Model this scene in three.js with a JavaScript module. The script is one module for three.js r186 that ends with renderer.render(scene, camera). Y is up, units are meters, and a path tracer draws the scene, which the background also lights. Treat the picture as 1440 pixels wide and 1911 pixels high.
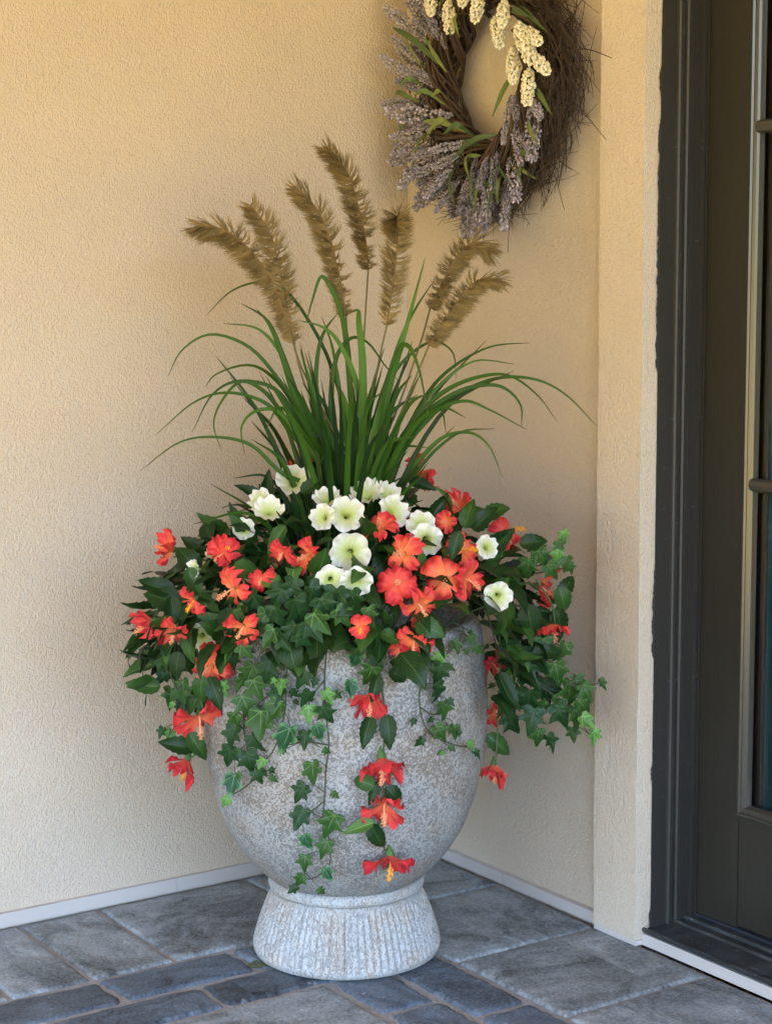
import * as THREE from 'three';
import { mergeGeometries } from 'three/addons/utils/BufferGeometryUtils.js';

// ---------------------------------------------------------------- camera, sky, sun, exposure
const scene = new THREE.Scene();
const camera = new THREE.PerspectiveCamera(31.393, 771 / 1024, 0.05, 400);
camera.position.set(-2.302, 1.25, 3.324);
camera.up.set(0.071, 0.993, -0.097);
camera.lookAt(-2.302 + 0.5562, 1.25 - 0.12013, 3.324 - 0.8223);
scene.add(camera);

const SUN = new THREE.Vector3(-0.36, 0.91, 0.14).normalize();
function makeSky() {
  const w = 256, h = 128, d = new Float32Array(w * h * 4);
  for (let j = 0; j < h; j++) {
    const el = ((j + 0.5) / h - 0.5) * Math.PI, s = Math.max(0, Math.sin(el)), k = Math.pow(1 - s, 2.6);
    const r = 0.54 + 0.38 * k, g = 0.86 + 0.43 * k, b = 1.50 + 0.38 * k;
    for (let i = 0; i < w; i++) d.set([r, g, b, 1], (j * w + i) * 4);
  }
  const t = new THREE.DataTexture(d, w, h, THREE.RGBAFormat, THREE.FloatType);
  t.mapping = THREE.EquirectangularReflectionMapping; t.magFilter = THREE.LinearFilter; t.needsUpdate = true;
  return t;
}
scene.background = makeSky(); scene.environment = scene.background;
const sun = new THREE.DirectionalLight(0xffe4bc, 5);
sun.position.copy(SUN).multiplyScalar(30); sun.castShadow = true;
sun.shadow.mapSize.set(2048, 2048);
Object.assign(sun.shadow.camera, { left: -12, right: 12, top: 12, bottom: -12, near: 1, far: 80 });
scene.add(sun); scene.add(sun.target);

const renderer = new THREE.WebGLRenderer({ antialias: true });
renderer.toneMapping = THREE.LinearToneMapping;
renderer.toneMappingExposure = 9.9;
renderer.shadowMap.enabled = true;

// ---------------------------------------------------------------- helpers
function rng(seed) { let a = seed >>> 0; return () => { a = (a + 0x6D2B79F5) | 0; let t = Math.imul(a ^ (a >>> 15), 1 | a); t = (t + Math.imul(t ^ (t >>> 7), 61 | t)) ^ t; return ((t ^ (t >>> 14)) >>> 0) / 4294967296; }; }
const V = (x, y, z) => new THREE.Vector3(x, y, z);
const clamp = (x, a = 0, b = 1) => Math.min(b, Math.max(a, x));
const smooth = (a, b, x) => { const t = clamp((x - a) / (b - a)); return t * t * (3 - 2 * t); };
const lerp = (a, b, t) => a + (b - a) * t;
const HASH = new Float32Array(65536); { const r = rng(99); for (let i = 0; i < 65536; i++) HASH[i] = r(); }
const hsh = (i, j, s) => HASH[((i * 73) ^ (j * 1259) ^ (s * 7919) ^ ((i * j) << 3)) & 65535];
function vnoise(x, y, p, s) {                       // value noise on a lattice that repeats every p cells
  const i = Math.floor(x), j = Math.floor(y), fx = x - i, fy = y - j, u = fx * fx * (3 - 2 * fx), v = fy * fy * (3 - 2 * fy);
  const m = (n) => ((n % p) + p) % p, i0 = m(i), i1 = m(i + 1), j0 = m(j), j1 = m(j + 1);
  return lerp(lerp(hsh(i0, j0, s), hsh(i1, j0, s), u), lerp(hsh(i0, j1, s), hsh(i1, j1, s), u), v);
}
function fbm(x, y, p, s, oct = 4, gain = 0.5) { let a = 0, w = 1, n = 0; for (let o = 0; o < oct; o++) { a += w * vnoise(x, y, p, s + o); n += w; w *= gain; x *= 2; y *= 2; p *= 2; } return a / n; }
const enc = (c) => (c <= 0.0031308 ? 12.92 * c : 1.055 * Math.pow(c, 1 / 2.4) - 0.055) * 255;   // linear -> sRGB byte
function texture(size, fn, srgb) {                  // fn(u, v) -> [r, g, b] linear, or a height
  const d = new Uint8Array(size * size * 4);
  for (let j = 0; j < size; j++) for (let i = 0; i < size; i++) {
    const c = fn(i / size, j / size), k = (j * size + i) * 4;
    if (srgb) { d[k] = clamp(enc(c[0]), 0, 255); d[k + 1] = clamp(enc(c[1]), 0, 255); d[k + 2] = clamp(enc(c[2]), 0, 255); }
    else d[k] = d[k + 1] = d[k + 2] = clamp(c) * 255;
    d[k + 3] = 255;
  }
  const t = new THREE.DataTexture(d, size, size); t.wrapS = t.wrapT = THREE.RepeatWrapping; t.magFilter = THREE.LinearFilter; t.minFilter = THREE.LinearMipmapLinearFilter; t.generateMipmaps = true;
  if (srgb) t.colorSpace = THREE.SRGBColorSpace; t.needsUpdate = true; return t;
}
const M = (o) => new THREE.MeshStandardMaterial({ side: THREE.DoubleSide, ...o });
const P = (o) => new THREE.MeshPhysicalMaterial({ side: THREE.DoubleSide, ...o });
const lin = (r, g, b) => new THREE.Color().setRGB(r, g, b);
const used = {};
function numbered(n) { const k = used[n] = (used[n] ?? -1) + 1; return k ? n + '_' + String(k).padStart(3, '0') : n; }
function mesh(name, geo, mat, parent) { const m = new THREE.Mesh(geo, mat); m.name = name; m.castShadow = m.receiveShadow = true; parent.add(m); return m; }
function thing(name, label, category, pos = [0, 0, 0], turn = 0, group) {
  const o = new THREE.Group(); o.name = numbered(name); o.position.set(...pos); o.rotation.y = turn; scene.add(o);
  o.userData = { label, category, kind: 'thing' }; if (group) o.userData.group = group; return o;
}
function structure(name, geo, mat, label) { const m = mesh(name, geo, mat, scene); m.userData = { kind: 'structure' }; if (label) m.userData.label = label; return m; }
function box(x0, x1, y0, y1, z0, z1) { const g = new THREE.BoxGeometry(x1 - x0, y1 - y0, z1 - z0); g.translate((x0 + x1) / 2, (y0 + y1) / 2, (z0 + z1) / 2); return g; }
function metric(geo, tile, ou = 0, ov = 0) {        // uv in metres / tile, on the plane each face lies nearest to
  const g = geo.index ? geo.toNonIndexed() : geo; g.computeVertexNormals();
  const p = g.attributes.position, n = g.attributes.normal, uv = new Float32Array(p.count * 2);
  for (let i = 0; i < p.count; i++) {
    const ax = Math.abs(n.getX(i)), ay = Math.abs(n.getY(i)), az = Math.abs(n.getZ(i));
    const a = ax > ay && ax > az ? [p.getZ(i), p.getY(i)] : ay > az ? [p.getX(i), p.getZ(i)] : [p.getX(i), p.getY(i)];
    uv[2 * i] = a[0] / tile + ou; uv[2 * i + 1] = a[1] / tile + ov;
  }
  g.setAttribute('uv', new THREE.BufferAttribute(uv, 2)); return g;
}
function geo(pos, idx, uv, col) {
  const g = new THREE.BufferGeometry(); g.setAttribute('position', new THREE.Float32BufferAttribute(pos, 3));
  if (uv) g.setAttribute('uv', new THREE.Float32BufferAttribute(uv, 2)); if (col) g.setAttribute('color', new THREE.Float32BufferAttribute(col, 3));
  g.setIndex(idx); g.computeVertexNormals(); return g;
}
function sheet(nu, nv, fn, colfn) {                 // fn(u, v) -> [x, y, z], uv = (u, v)
  const pos = [], uv = [], idx = [], col = colfn ? [] : null;
  for (let j = 0; j <= nv; j++) for (let i = 0; i <= nu; i++) { const u = i / nu, v = j / nv; pos.push(...fn(u, v)); uv.push(u, v); if (col) col.push(...colfn(u, v)); }
  for (let j = 0; j < nv; j++) for (let i = 0; i < nu; i++) { const a = j * (nu + 1) + i, b = a + 1, c = a + nu + 1, d = c + 1; idx.push(a, b, d, a, d, c); }
  return geo(pos, idx, uv, col);
}
function tube(pts, r0, r1 = r0, sides = 5, seg) {   // tapered tube along a smooth curve
  const c = new THREE.CatmullRomCurve3(pts), n = seg ?? Math.max(4, pts.length * 4), fr = c.computeFrenetFrames(n, false), pos = [], idx = [], uv = [];
  for (let k = 0; k <= n; k++) { const p = c.getPoint(k / n), r = lerp(r0, r1, k / n); for (let s = 0; s <= sides; s++) { const a = s / sides * 2 * Math.PI, x = Math.cos(a) * r, y = Math.sin(a) * r, N = fr.normals[k], B = fr.binormals[k]; pos.push(p.x + N.x * x + B.x * y, p.y + N.y * x + B.y * y, p.z + N.z * x + B.z * y); uv.push(s / sides, k / n); } }
  const w = sides + 1; for (let k = 0; k < n; k++) for (let s = 0; s < sides; s++) { const a = k * w + s; idx.push(a, a + 1, a + w + 1, a, a + w + 1, a + w); }
  return geo(pos, idx, uv);
}
function aim(o, pos, tip, face, size = 1) {         // local +y along tip, local +z towards face
  const y = tip.clone().normalize(), x = new THREE.Vector3().crossVectors(y, face).normalize(), z = new THREE.Vector3().crossVectors(x, y);
  o.position.copy(pos); o.quaternion.setFromRotationMatrix(new THREE.Matrix4().makeBasis(x, y, z)); o.scale.setScalar(size); return o;
}
function unpack(a) { const r = []; for (let i = 0; i + 2 < a.length; i += 3) r.push(V(a[i] / 1000, a[i + 1] / 1000, a[i + 2] / 1000)); return r; }

// ---------------------------------------------------------------- walls, porch, ground
const stuccoH = texture(1024, (u, v) => { const a = vnoise(u * 280, v * 230, 9999, 1), p = 1 - Math.abs(2 * fbm(u * 190, v * 145, 9999, 5, 2) - 1); return 0.45 * p * p + 0.35 * a + 0.2 * vnoise(u * 60, v * 50, 9999, 3); });
const stuccoC = texture(1024, (u, v) => { const pit = smooth(0.80, 0.85, fbm(u * 60, v * 60, 60, 19, 3)) * 0.10, m = 0.94 + 0.10 * fbm(u * 5, v * 5, 5, 11, 5) + 0.07 * (vnoise(u * 260, v * 260, 260, 17) - 0.5) - pit; return [0.51 * m, 0.43 * m, 0.323 * m]; }, true);
const stucco = M({ map: stuccoC, bumpMap: stuccoH, bumpScale: 0.0026, roughness: 0.92 });
const trimMat = M({ color: lin(0.45, 0.415, 0.375), roughness: 0.6 });
const TILE = 0.8, WX = 0.012, WZ = -0.008;

const leftWall = thing('stucco_wall', 'textured cream stucco wall behind the planter, meeting the wreath wall at a corner', 'wall');
mesh('wall_face', metric(box(-4.39, WX + 0.25, -0.12, 2.75, WZ - 0.25, WZ), TILE), stucco, leftWall);
{ const r = rng(4); let x = -4.39; while (x < -0.02) { const e = Math.min(-0.0, x + 1.9); mesh('base_strip', box(x, e - 0.001, 0.0, 0.0275, WZ + 0.001, 0.004 + r() * 0.001), trimMat, leftWall); x = e; } }

const DZ = 0.797, DX = 0.129, DZ1 = 1.74, DTOP = 2.12;
const rightWall = thing('stucco_wall', 'cream stucco wall that carries the wreath and frames the dark door', 'wall');
mesh('wall_face', metric(box(WX, WX + 0.25, -0.12, 2.75, WZ + 0.001, 0.72), TILE, 0.37, 0.21), stucco, rightWall);
mesh('wall_face', metric(box(WX, WX + 0.25, -0.12, 2.75, DZ1 + 0.07, 4.5), TILE, 0.17, 0.31), stucco, rightWall);
mesh('lintel', metric(box(WX, WX + 0.25, DTOP + 0.07, 2.75, 0.721, DZ1 + 0.069), TILE, 0.27, 0.41), stucco, rightWall);
function roughEdge(x0, x1, y0, y1, z0, z1, seed) {   // a stucco band whose arrises wander by a millimetre or two
  const g = new THREE.BoxGeometry(x1 - x0, y1 - y0, z1 - z0, 3, 120, 3); g.translate((x0 + x1) / 2, (y0 + y1) / 2, (z0 + z1) / 2);
  const p = g.attributes.position;
  for (let i = 0; i < p.count; i++) { const y = p.getY(i); p.setX(i, p.getX(i) + 0.0022 * (vnoise(y * 35, p.getZ(i) * 12, 9999, seed) - 0.5)); p.setZ(i, p.getZ(i) + 0.0022 * (vnoise(y * 35, p.getX(i) * 12, 9999, seed + 3) - 0.5)); }
  return g;
}
mesh('door_surround', metric(roughEdge(-0.022, 0.2, 0.011, 2.75, 0.675, DZ, 21), TILE, 0.57, 0.11), stucco, rightWall);
mesh('door_surround', metric(roughEdge(-0.022, 0.2, 0.0235, 2.75, DZ1, DZ1 + 0.122, 22), TILE, 0.07, 0.61), stucco, rightWall);
mesh('door_surround', metric(roughEdge(-0.022, 0.2, DTOP, DTOP + 0.122, DZ + 0.001, DZ1 - 0.001, 23), TILE, 0.77, 0.51), stucco, rightWall);
mesh('base_strip', box(-0.003, WX - 0.001, 0, 0.0235, 0.006, 0.356), trimMat, rightWall);
mesh('base_strip', box(-0.003, WX - 0.001, 0, 0.0235, 0.3585, 0.6745), trimMat, rightWall);
mesh('base_strip', box(-0.0195, WX - 0.001, 0, 0.0100, 0.675, DZ + 0.0005), trimMat, rightWall);
mesh('base_strip', box(-0.003, WX - 0.001, 0, 0.0225, DZ + 0.001, 1.22), trimMat, rightWall);
mesh('base_strip', box(-0.003, WX - 0.001, 0, 0.0225, 1.2225, 4.5), trimMat, rightWall);

const woodMat = M({ color: lin(0.50, 0.29, 0.11), roughness: 0.6 });
const porchRoof = new THREE.Group(); porchRoof.name = 'porch_ceiling'; porchRoof.userData.kind = 'structure'; scene.add(porchRoof);
for (let k = 0; k < 34; k++) mesh('plank', box(-4.1, 0.26, 2.751, 2.772, WZ - 0.25 + k * 0.14, WZ - 0.25 + k * 0.14 + 0.137), woodMat, porchRoof);
mesh('added_eave_beam', box(-4.4, 0.6, 2.60, 2.779, 4.53, 4.74), M({ color: lin(0.5, 0.45, 0.37), roughness: 0.8 }), porchRoof);  // unseen front beam, height set to limit sky light on the upper wall
mesh('added_eave_beam', box(-4.4, -4.2, 2.25, 2.779, -0.3, 4.525), M({ color: lin(0.5, 0.45, 0.37), roughness: 0.8 }), porchRoof);  // unseen side beam, lowered to cut sky light from that side
mesh('sky_block_panel', box(-4.32, -4.30, 1.70, 2.249, -0.3, 4.525), M({ color: lin(0.42, 0.38, 0.32), roughness: 0.9 }), porchRoof);  // added panel out of view, blocks sky light through the open side
mesh('post', box(-4.39, -4.21, -0.118, 2.599, 4.54, 4.72), M({ color: lin(0.5, 0.45, 0.37), roughness: 0.8 }), porchRoof);
mesh('roof_deck', box(-4.4, 1.2, 2.78, 2.98, -2.6, 4.75), M({ color: lin(0.08, 0.075, 0.07), roughness: 0.9 }), porchRoof);

const groundMat = M({ map: texture(512, (u, v) => { const m = 0.85 + 0.3 * fbm(u * 8, v * 8, 8, 31, 5); return [0.34 * m, 0.255 * m, 0.062 * m]; }, true), roughness: 0.95 });
structure('ground', metric(box(-80, 80, -0.5, -0.12, -80, 120), 3), groundMat);

const addedHillMat = M({ map: texture(256, (u, v) => { const m = 0.7 + 0.6 * fbm(u * 12, v * 12, 12, 35, 5); return [0.15 * m, 0.14 * m, 0.05 * m]; }, true), roughness: 1 });
structure('added_hills', sheet(96, 8, (u, v) => { const a = u * 2 * Math.PI, r = 24 + 16 * v, h = v * 6.5 * (0.8 + 0.4 * fbm(u * 9, 2.5, 9, 37, 3)); return [Math.cos(a) * r - 2, h - 0.2, Math.sin(a) * r + 2]; }), addedHillMat);  // added ring out of view, hides the low sky from the upper walls

// ---- porch paving: mortar bed and one mesh for each paver
const mortarMat = M({ map: texture(512, (u, v) => { const m = 0.8 + 0.45 * fbm(u * 60, v * 60, 60, 41, 4, 0.7); return [0.25 * m, 0.24 * m, 0.22 * m]; }, true), bumpMap: texture(512, (u, v) => fbm(u * 90, v * 90, 90, 43, 4, 0.75)), bumpScale: 0.004, roughness: 0.97 });
const porchFloor = structure('porch_floor', metric(box(-4.3, 0.0, -0.119, -0.0070, WZ + 0.002, 4.5), 0.5), mortarMat);
const slateH = texture(1024, (u, v) => { const w = fbm(u * 4, v * 4, 4, 51, 3) * 6; return 0.6 * fbm(u * 7 + w, v * 22 + w, 9999, 53, 5, 0.6) + 0.4 * fbm(u * 120, v * 120, 120, 57, 3); });
function slate(r, g, b, seed, contrast) {
  const c = texture(1024, (u, v) => {
    const w = fbm(u * 4, v * 4, 4, seed, 3) * 5, st = fbm(u * 6 + w, v * 17 + w, 9999, seed + 3, 5, 0.6), gr = fbm(u * 150, v * 150, 150, seed + 9, 3), pa = fbm(u * 3, v * 3, 3, seed + 14, 4);
    const m = 1 + contrast * ((st - 0.5) * 1.3 + (gr - 0.5) * 0.9 + (pa - 0.5) * 1.1), sp = smooth(0.80, 0.86, fbm(u * 34, v * 34, 34, seed + 21, 3)) * 0.5;
    return [r * m + sp * 0.2, g * m + sp * 0.2, b * m + sp * 0.2];
  }, true);
  return M({ map: c, bumpMap: slateH, bumpScale: 0.0035, roughness: 0.68 });
}
const slates = [slate(0.172, 0.190, 0.190, 61, 1.25), slate(0.19, 0.205, 0.20, 71, 1.15), slate(0.155, 0.176, 0.18, 81, 1.3)], darkSlates = [slate(0.072, 0.092, 0.112, 91, 1.3), slate(0.084, 0.107, 0.130, 95, 1.3), slate(0.062, 0.077, 0.09, 97, 1.4)];
function paver(x0, x1, z0, z1, mat, seed, corner = 0.008, wob = 0.002, n = 22) {
  const cx = (x0 + x1) / 2, cz = (z0 + z1) / 2, hx = (x1 - x0) / 2, hz = (z1 - z0) / 2, pos = [], uv = [], idx = [], r = rng(seed), ou = r(), ov = r(), turn = r() < 0.5, tilt = (r() - 0.5) * 0.006, tilt2 = (r() - 0.5) * 0.006;
  const ts = (n, h) => { const a = [-1, -1 + 0.003 / h, -1 + 0.008 / h]; for (let k = 1; k < n; k++) a.push(lerp(-1 + 0.008 / h, 1 - 0.008 / h, k / n)); a.push(1 - 0.008 / h, 1 - 0.003 / h, 1); return a; };
  const nx = Math.max(4, Math.round(n * hx / Math.max(hx, hz))), nz = Math.max(4, Math.round(n * hz / Math.max(hx, hz))), X = ts(nx, hx), Z = ts(nz, hz), W = X.length;
  const vert = (x, z, drop) => {
    let lx = x * hx, lz = z * hz; const qx = Math.abs(lx) - hx + corner, qz = Math.abs(lz) - hz + corner, ed = Math.hypot(Math.max(qx, 0), Math.max(qz, 0)) + Math.min(Math.max(qx, qz), 0) - corner;
    if (ed > 0) { const q = Math.hypot(Math.max(qx, 0), Math.max(qz, 0)), f = corner / q; lx = Math.sign(lx) * (hx - corner + Math.max(qx, 0) * f); lz = Math.sign(lz) * (hz - corner + Math.max(qz, 0) * f); }
    const near = smooth(-0.03, 0, ed), wx = (fbm(lz * 40 + seed, lx * 8, 9999, seed, 3) - 0.5) * 2 * wob * near, wz = (fbm(lx * 40 + seed, lz * 8, 9999, seed + 7, 3) - 0.5) * 2 * wob * near;
    const e = Math.min(0, Math.max(ed, -0.02)), y = drop ? -0.03 : -0.008 * Math.exp(e / 0.0028) + (fbm(lx * 14 + seed, lz * 14, 9999, seed + 5, 3) - 0.5) * 0.004 - 0.0005 + lx * tilt + lz * tilt2;
    pos.push(cx + lx + wx, y, cz + lz + wz); const a = (cx + lx) / 0.6 + ou, b = (cz + lz) / 0.6 + ov; uv.push(turn ? a : b, turn ? b : a);
  };
  for (const z of Z) for (const x of X) vert(x, z, false);
  for (let j = 0; j < Z.length - 1; j++) for (let i = 0; i < W - 1; i++) { const a = j * W + i; idx.push(a, a + W, a + W + 1, a, a + W + 1, a + 1); }
  const ring = []; for (let i = 0; i < W; i++) ring.push(i); for (let j = 1; j < Z.length; j++) ring.push(j * W + W - 1); for (let i = W - 2; i >= 0; i--) ring.push((Z.length - 1) * W + i); for (let j = Z.length - 2; j > 0; j--) ring.push(j * W);
  const b0 = pos.length / 3; for (const k of ring) { pos.push(pos[3 * k], -0.03, pos[3 * k + 2]); uv.push(uv[2 * k], uv[2 * k + 1]); }
  for (let k = 0; k < ring.length; k++) { const k2 = (k + 1) % ring.length; idx.push(ring[k], ring[k2], b0 + k2, ring[k], b0 + k2, b0 + k); }
  return mesh('paver', geo(pos, idx, uv), mat, porchFloor);
}
{
  const r = rng(7), J = 0.0035, big = (a, b, c, d, s) => paver(a + J, b - J, c + J, d - J, slates[Math.floor(r() * 3)], s, 0.006, 0.0022), dark = (a, b, c, d, s, t) => paver(a + 0.006, b - 0.006, c + 0.006, d - 0.006, darkSlates[t ?? Math.floor(r() * 3)], s, 0.013, 0.0075, 18);
  [[-3.85, -3.5], [-3.5, -3.16], [-3.16, -2.99], [-2.99, -2.65], [-2.65, -2.3], [-2.3, -2.13], [-2.13, -1.79], [-1.79, -1.45], [-1.45, -1.105], [-1.105, -0.945], [-0.945, -0.774], [-0.774, -0.43], [-0.43, -0.19], [-0.19, -0.003]].forEach(([a, b], i) => big(a, b, 0.005, i > 12 ? 0.346 : 0.354, 100 + i));
  [[0.346, 0.664], [0.664, 0.980], [0.980, 1.30], [1.30, 1.62], [1.62, 1.94], [1.94, 2.26], [2.26, 2.58], [2.58, 2.9], [2.9, 3.2], [3.2, 3.52], [3.52, 3.84], [3.84, 4.16], [4.16, 4.48]].forEach(([a, b], i) => big(-0.346, -0.003, a, b, 130 + i));
  [[-1.76, -1.49], [-1.49, -1.225], [-1.225, -0.94], [-0.94, -0.668], [-0.668, -0.545], [-0.545, -0.355]].forEach(([a, b], i) => dark(a, b, 0.36, 0.484, 150 + i, i % 3));
  [[-1.93, -1.66], [-1.66, -1.39], [-1.39, -1.1], [-1.1, -0.803], [-0.803, -0.575]].forEach(([a, b], i) => dark(a, b, 0.488, 0.607, 160 + i, (i + 1) % 3));
  [[0.49, 0.60], [0.60, 0.892], [0.892, 1.13], [1.13, 1.4], [1.4, 1.68], [1.68, 1.95], [1.95, 2.2]].forEach(([a, b], i) => dark(-0.474, -0.352, a, b, 170 + i, i == 1 ? 1 : 0));
  [[0.49, 0.615], [0.615, 0.792], [0.792, 1.04], [1.04, 1.3], [1.3, 1.56], [1.56, 1.83], [1.83, 2.1]].forEach(([a, b], i) => dark(-0.598, -0.478, a, b, 180 + i, (i + 1) % 2));
  for (let i = 0; i < 10; i++) for (let j = 0; j < 12; j++) paver(-0.606 - (i + 1) * 0.322 + J, -0.606 - i * 0.322 - J, 0.611 + j * 0.322 + J, 0.611 + (j + 1) * 0.322 - J - (j == 11 ? 0.02 : 0), slates[(i * 2 + j) % 3], 200 + i * 10 + j, 0.006, 0.002, i < 3 && j < 3 ? 20 : 8);
}

// ---------------------------------------------------------------- front door
const door = thing('front_door', 'dark bronze front door with divided glass set in a ribbed frame', 'door', [DX, 0.03, DZ]);
{
  const bronzeC = texture(512, (u, v) => { const m = 0.85 + 0.3 * fbm(u * 90, v * 3, 9999, 201, 4) + 0.12 * (fbm(u * 40, v * 40, 40, 205, 3) - 0.5); return [0.027 * m, 0.0245 * m, 0.017 * m]; }, true);
  const bronze = M({ map: bronzeC, bumpMap: texture(256, (u, v) => fbm(u * 60, v * 6, 9999, 207, 3)), bumpScale: 0.0004, roughness: 0.42, metalness: 0.15 });
  const dusty = M({ map: texture(512, (u, v) => { const m = 0.9 + 0.2 * fbm(u * 70, v * 5, 9999, 211, 4), sp = smooth(0.82, 0.87, fbm(u * 37, v * 53, 9999, 213, 3)) * 0.2; return [0.019 * m + sp * 0.2, 0.0175 * m + sp * 0.2, 0.0135 * m + sp * 0.2]; }, true), roughness: 0.55 });
  const T = 0.5, L = DX, H = DTOP - 0.03;
  // jamb: one moulded profile from the stucco reveal to the slab; local x = world x - DX
  const prof = [[-0.112, 0], [-0.112, 0.004], [-0.078, 0.004], [-0.077, 0.0085], [-0.074, 0.011], [-0.066, 0.011], [-0.062, 0.0085], [-0.0605, 0.005], [-0.0585, 0.005], [-0.057, 0.0085], [-0.054, 0.011], [-0.044, 0.011], [-0.040, 0.0075], [-0.038, 0.004], [-0.016, 0.004], [-0.015, 0.009], [-0.010, 0.009], [-0.0095, 0.006], [-0.006, 0.006], [-0.0055, 0.010], [-0.002, 0.010], [-0.002, -0.02], [0.05, -0.02], [0.05, -0.06], [-0.105, -0.06], [-0.105, 0]];
  const jamb = (turn) => { const s = new THREE.Shape(prof.map(([x, z]) => new THREE.Vector2(x, turn * z))); const g = new THREE.ExtrudeGeometry(s, { depth: H, bevelEnabled: false }); g.rotateX(-Math.PI / 2); return g; };
  // after rotateX(-90): shape y -> -z, depth -> +y
  mesh('jamb', metric(jamb(-1), T), dusty, door);
  const j2 = jamb(1); j2.translate(0, 0, DZ1 - DZ); mesh('jamb', metric(j2, T), dusty, door);
  const hd = new THREE.ExtrudeGeometry(new THREE.Shape(prof.map(([x, z]) => new THREE.Vector2(x, -z))), { depth: DZ1 - DZ - 0.022, bevelEnabled: false }); hd.translate(0, H - 0.003, 0.011); mesh('head_jamb', metric(hd, T), dusty, door);
  const Z0 = 0.006, Z1 = DZ1 - DZ - 0.006, GL = 0.118, GR = Z1 - 0.112, G0 = 0.232, G1 = H - 0.13, D0 = 0.012;
  // slab: stiles and rails around the glass, butted
  mesh('stile', metric(box(0, 0.044, D0, H - 0.008, Z0, GL), T), bronze, door);
  mesh('stile', metric(box(0, 0.044, D0, H - 0.008, GR, Z1), T), bronze, door);
  mesh('bottom_rail', metric(box(0.0015, 0.043, D0 + 0.004, G0, GL + 0.001, GR - 0.001), T, 0.3), bronze, door);
  mesh('top_rail', metric(box(0.0015, 0.043, G1, H - 0.009, GL + 0.001, GR - 0.001), T, 0.6), bronze, door);
  // glazing bead: stepped moulding, mitred by length
  const beadP = [[0.010, 0], [-0.004, 0], [-0.009, 0.003], [-0.0095, 0.008], [-0.006, 0.0105], [-0.0065, 0.013], [-0.004, 0.018], [0.000, 0.021], [0.006, 0.0235], [0.010, 0.024]];
  function bead(len, horizontal, flip, at) {
    const pos = [], idx = [], n = beadP.length;
    for (const e of [0, 1]) for (const [x, w] of beadP) { const t = e ? len - w : w; pos.push(at[0] + x, horizontal ? at[1] + (flip ? -w : w) : at[1] + t, horizontal ? at[2] + t : at[2] + (flip ? -w : w)); }
    for (let k = 0; k < n - 1; k++) idx.push(k, k + 1, n + k + 1, k, n + k + 1, n + k);
    return geo(pos, idx).toNonIndexed();
  }
  const beadMat = M({ color: lin(0.075, 0.070, 0.056), roughness: 0.26, metalness: 0.5 });
  const bd = (g) => { g.computeVertexNormals(); mesh('glazing_bead', g, beadMat, door); };
  bd(bead(G1 - G0, false, false, [0, G0, GL])); bd(bead(G1 - G0, false, true, [0, G0, GR])); bd(bead(GR - GL, true, false, [0, G0, GL])); bd(bead(GR - GL, true, true, [0, G1, GL]));
  // muntins
  const muns = [0.863, 1.512];
  for (const y of muns) {
    const s = new THREE.Shape([[0.012, -0.012], [-0.001, -0.012], [-0.006, -0.008], [-0.008, 0], [-0.006, 0.008], [-0.001, 0.012], [0.012, 0.012]].map(([a, b]) => new THREE.Vector2(a, b)));
    const g = new THREE.ExtrudeGeometry(s, { depth: GR - GL - 0.034, bevelEnabled: false }); g.translate(0, y, GL + 0.017); mesh('muntin', g, beadMat, door);
  }
  const vm = new THREE.ExtrudeGeometry(new THREE.Shape([[0.012, -0.012], [-0.001, -0.012], [-0.007, -0.005], [-0.007, 0.005], [-0.001, 0.012], [0.012, 0.012]].map(([a, b]) => new THREE.Vector2(a, b))), { depth: G1 - G0 - 0.034, bevelEnabled: false }); vm.rotateX(-Math.PI / 2); vm.translate(0, G0 + 0.017, (GL + GR) / 2); mesh('muntin', vm, beadMat, door);
  const glass = P({ color: lin(0.62, 0.74, 0.74), roughness: 0.03, transmission: 1, thickness: 0, ior: 1.5 });
  const rows = [G0, ...muns, G1], cols = [GL, (GL + GR) / 2, GR];
  for (let i = 0; i < 3; i++) for (let j = 0; j < 2; j++) mesh('pane', box(0.016, 0.020, rows[i] + 0.012, rows[i + 1] - 0.012, cols[j] + 0.0125, cols[j + 1] - 0.0125), glass, door);
  mesh('glazing_spacer', box(0.021, 0.030, G0, G1, GL + 0.001, GL + 0.034), M({ color: lin(0.07, 0.022, 0.016), roughness: 0.5 }), door);
  mesh('glass_backing', sheet(60, 1, (u, v) => [0.075 + 0.006 * Math.sin(u * 70), lerp(G0 - 0.05, G1 + 0.05, v), lerp(GL - 0.02, GR + 0.02, u)]), M({ color: lin(0.24, 0.31, 0.31), roughness: 0.9 }), door);  // wavy teal-grey backing sheet behind the panes
  // threshold
  const sill = new THREE.Shape([[-0.134, -0.003], [-0.136, 0.0035], [-0.131, 0.0055], [-0.128, 0.003], [-0.125, 0.0015], [-0.060, 0.0035], [-0.056, 0.0075], [-0.050, 0.0075], [-0.047, 0.003], [-0.030, 0.0035], [-0.027, 0.009], [-0.020, 0.009], [-0.016, 0.006], [0.06, 0.006], [0.06, -0.025], [-0.128, -0.0065], [-0.128, -0.003]].map(([a, b]) => new THREE.Vector2(a, b)));
  const sg = new THREE.ExtrudeGeometry(sill, { depth: DZ1 - DZ - 0.006, bevelEnabled: false }); sg.translate(0, 0, 0.003); mesh('threshold', metric(sg, T), M({ map: texture(512, (u, v) => { const m = fbm(u * 10, v * 26, 9999, 221, 5), sp = smooth(0.76, 0.83, fbm(u * 60, v * 60, 60, 223, 3)), ds = smooth(0.45, 0.7, m) * 0.018; return [0.022 + ds + sp * 0.12, 0.026 + ds + sp * 0.12, 0.026 + ds + sp * 0.12]; }, true), roughness: 0.45 }), door);
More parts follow.
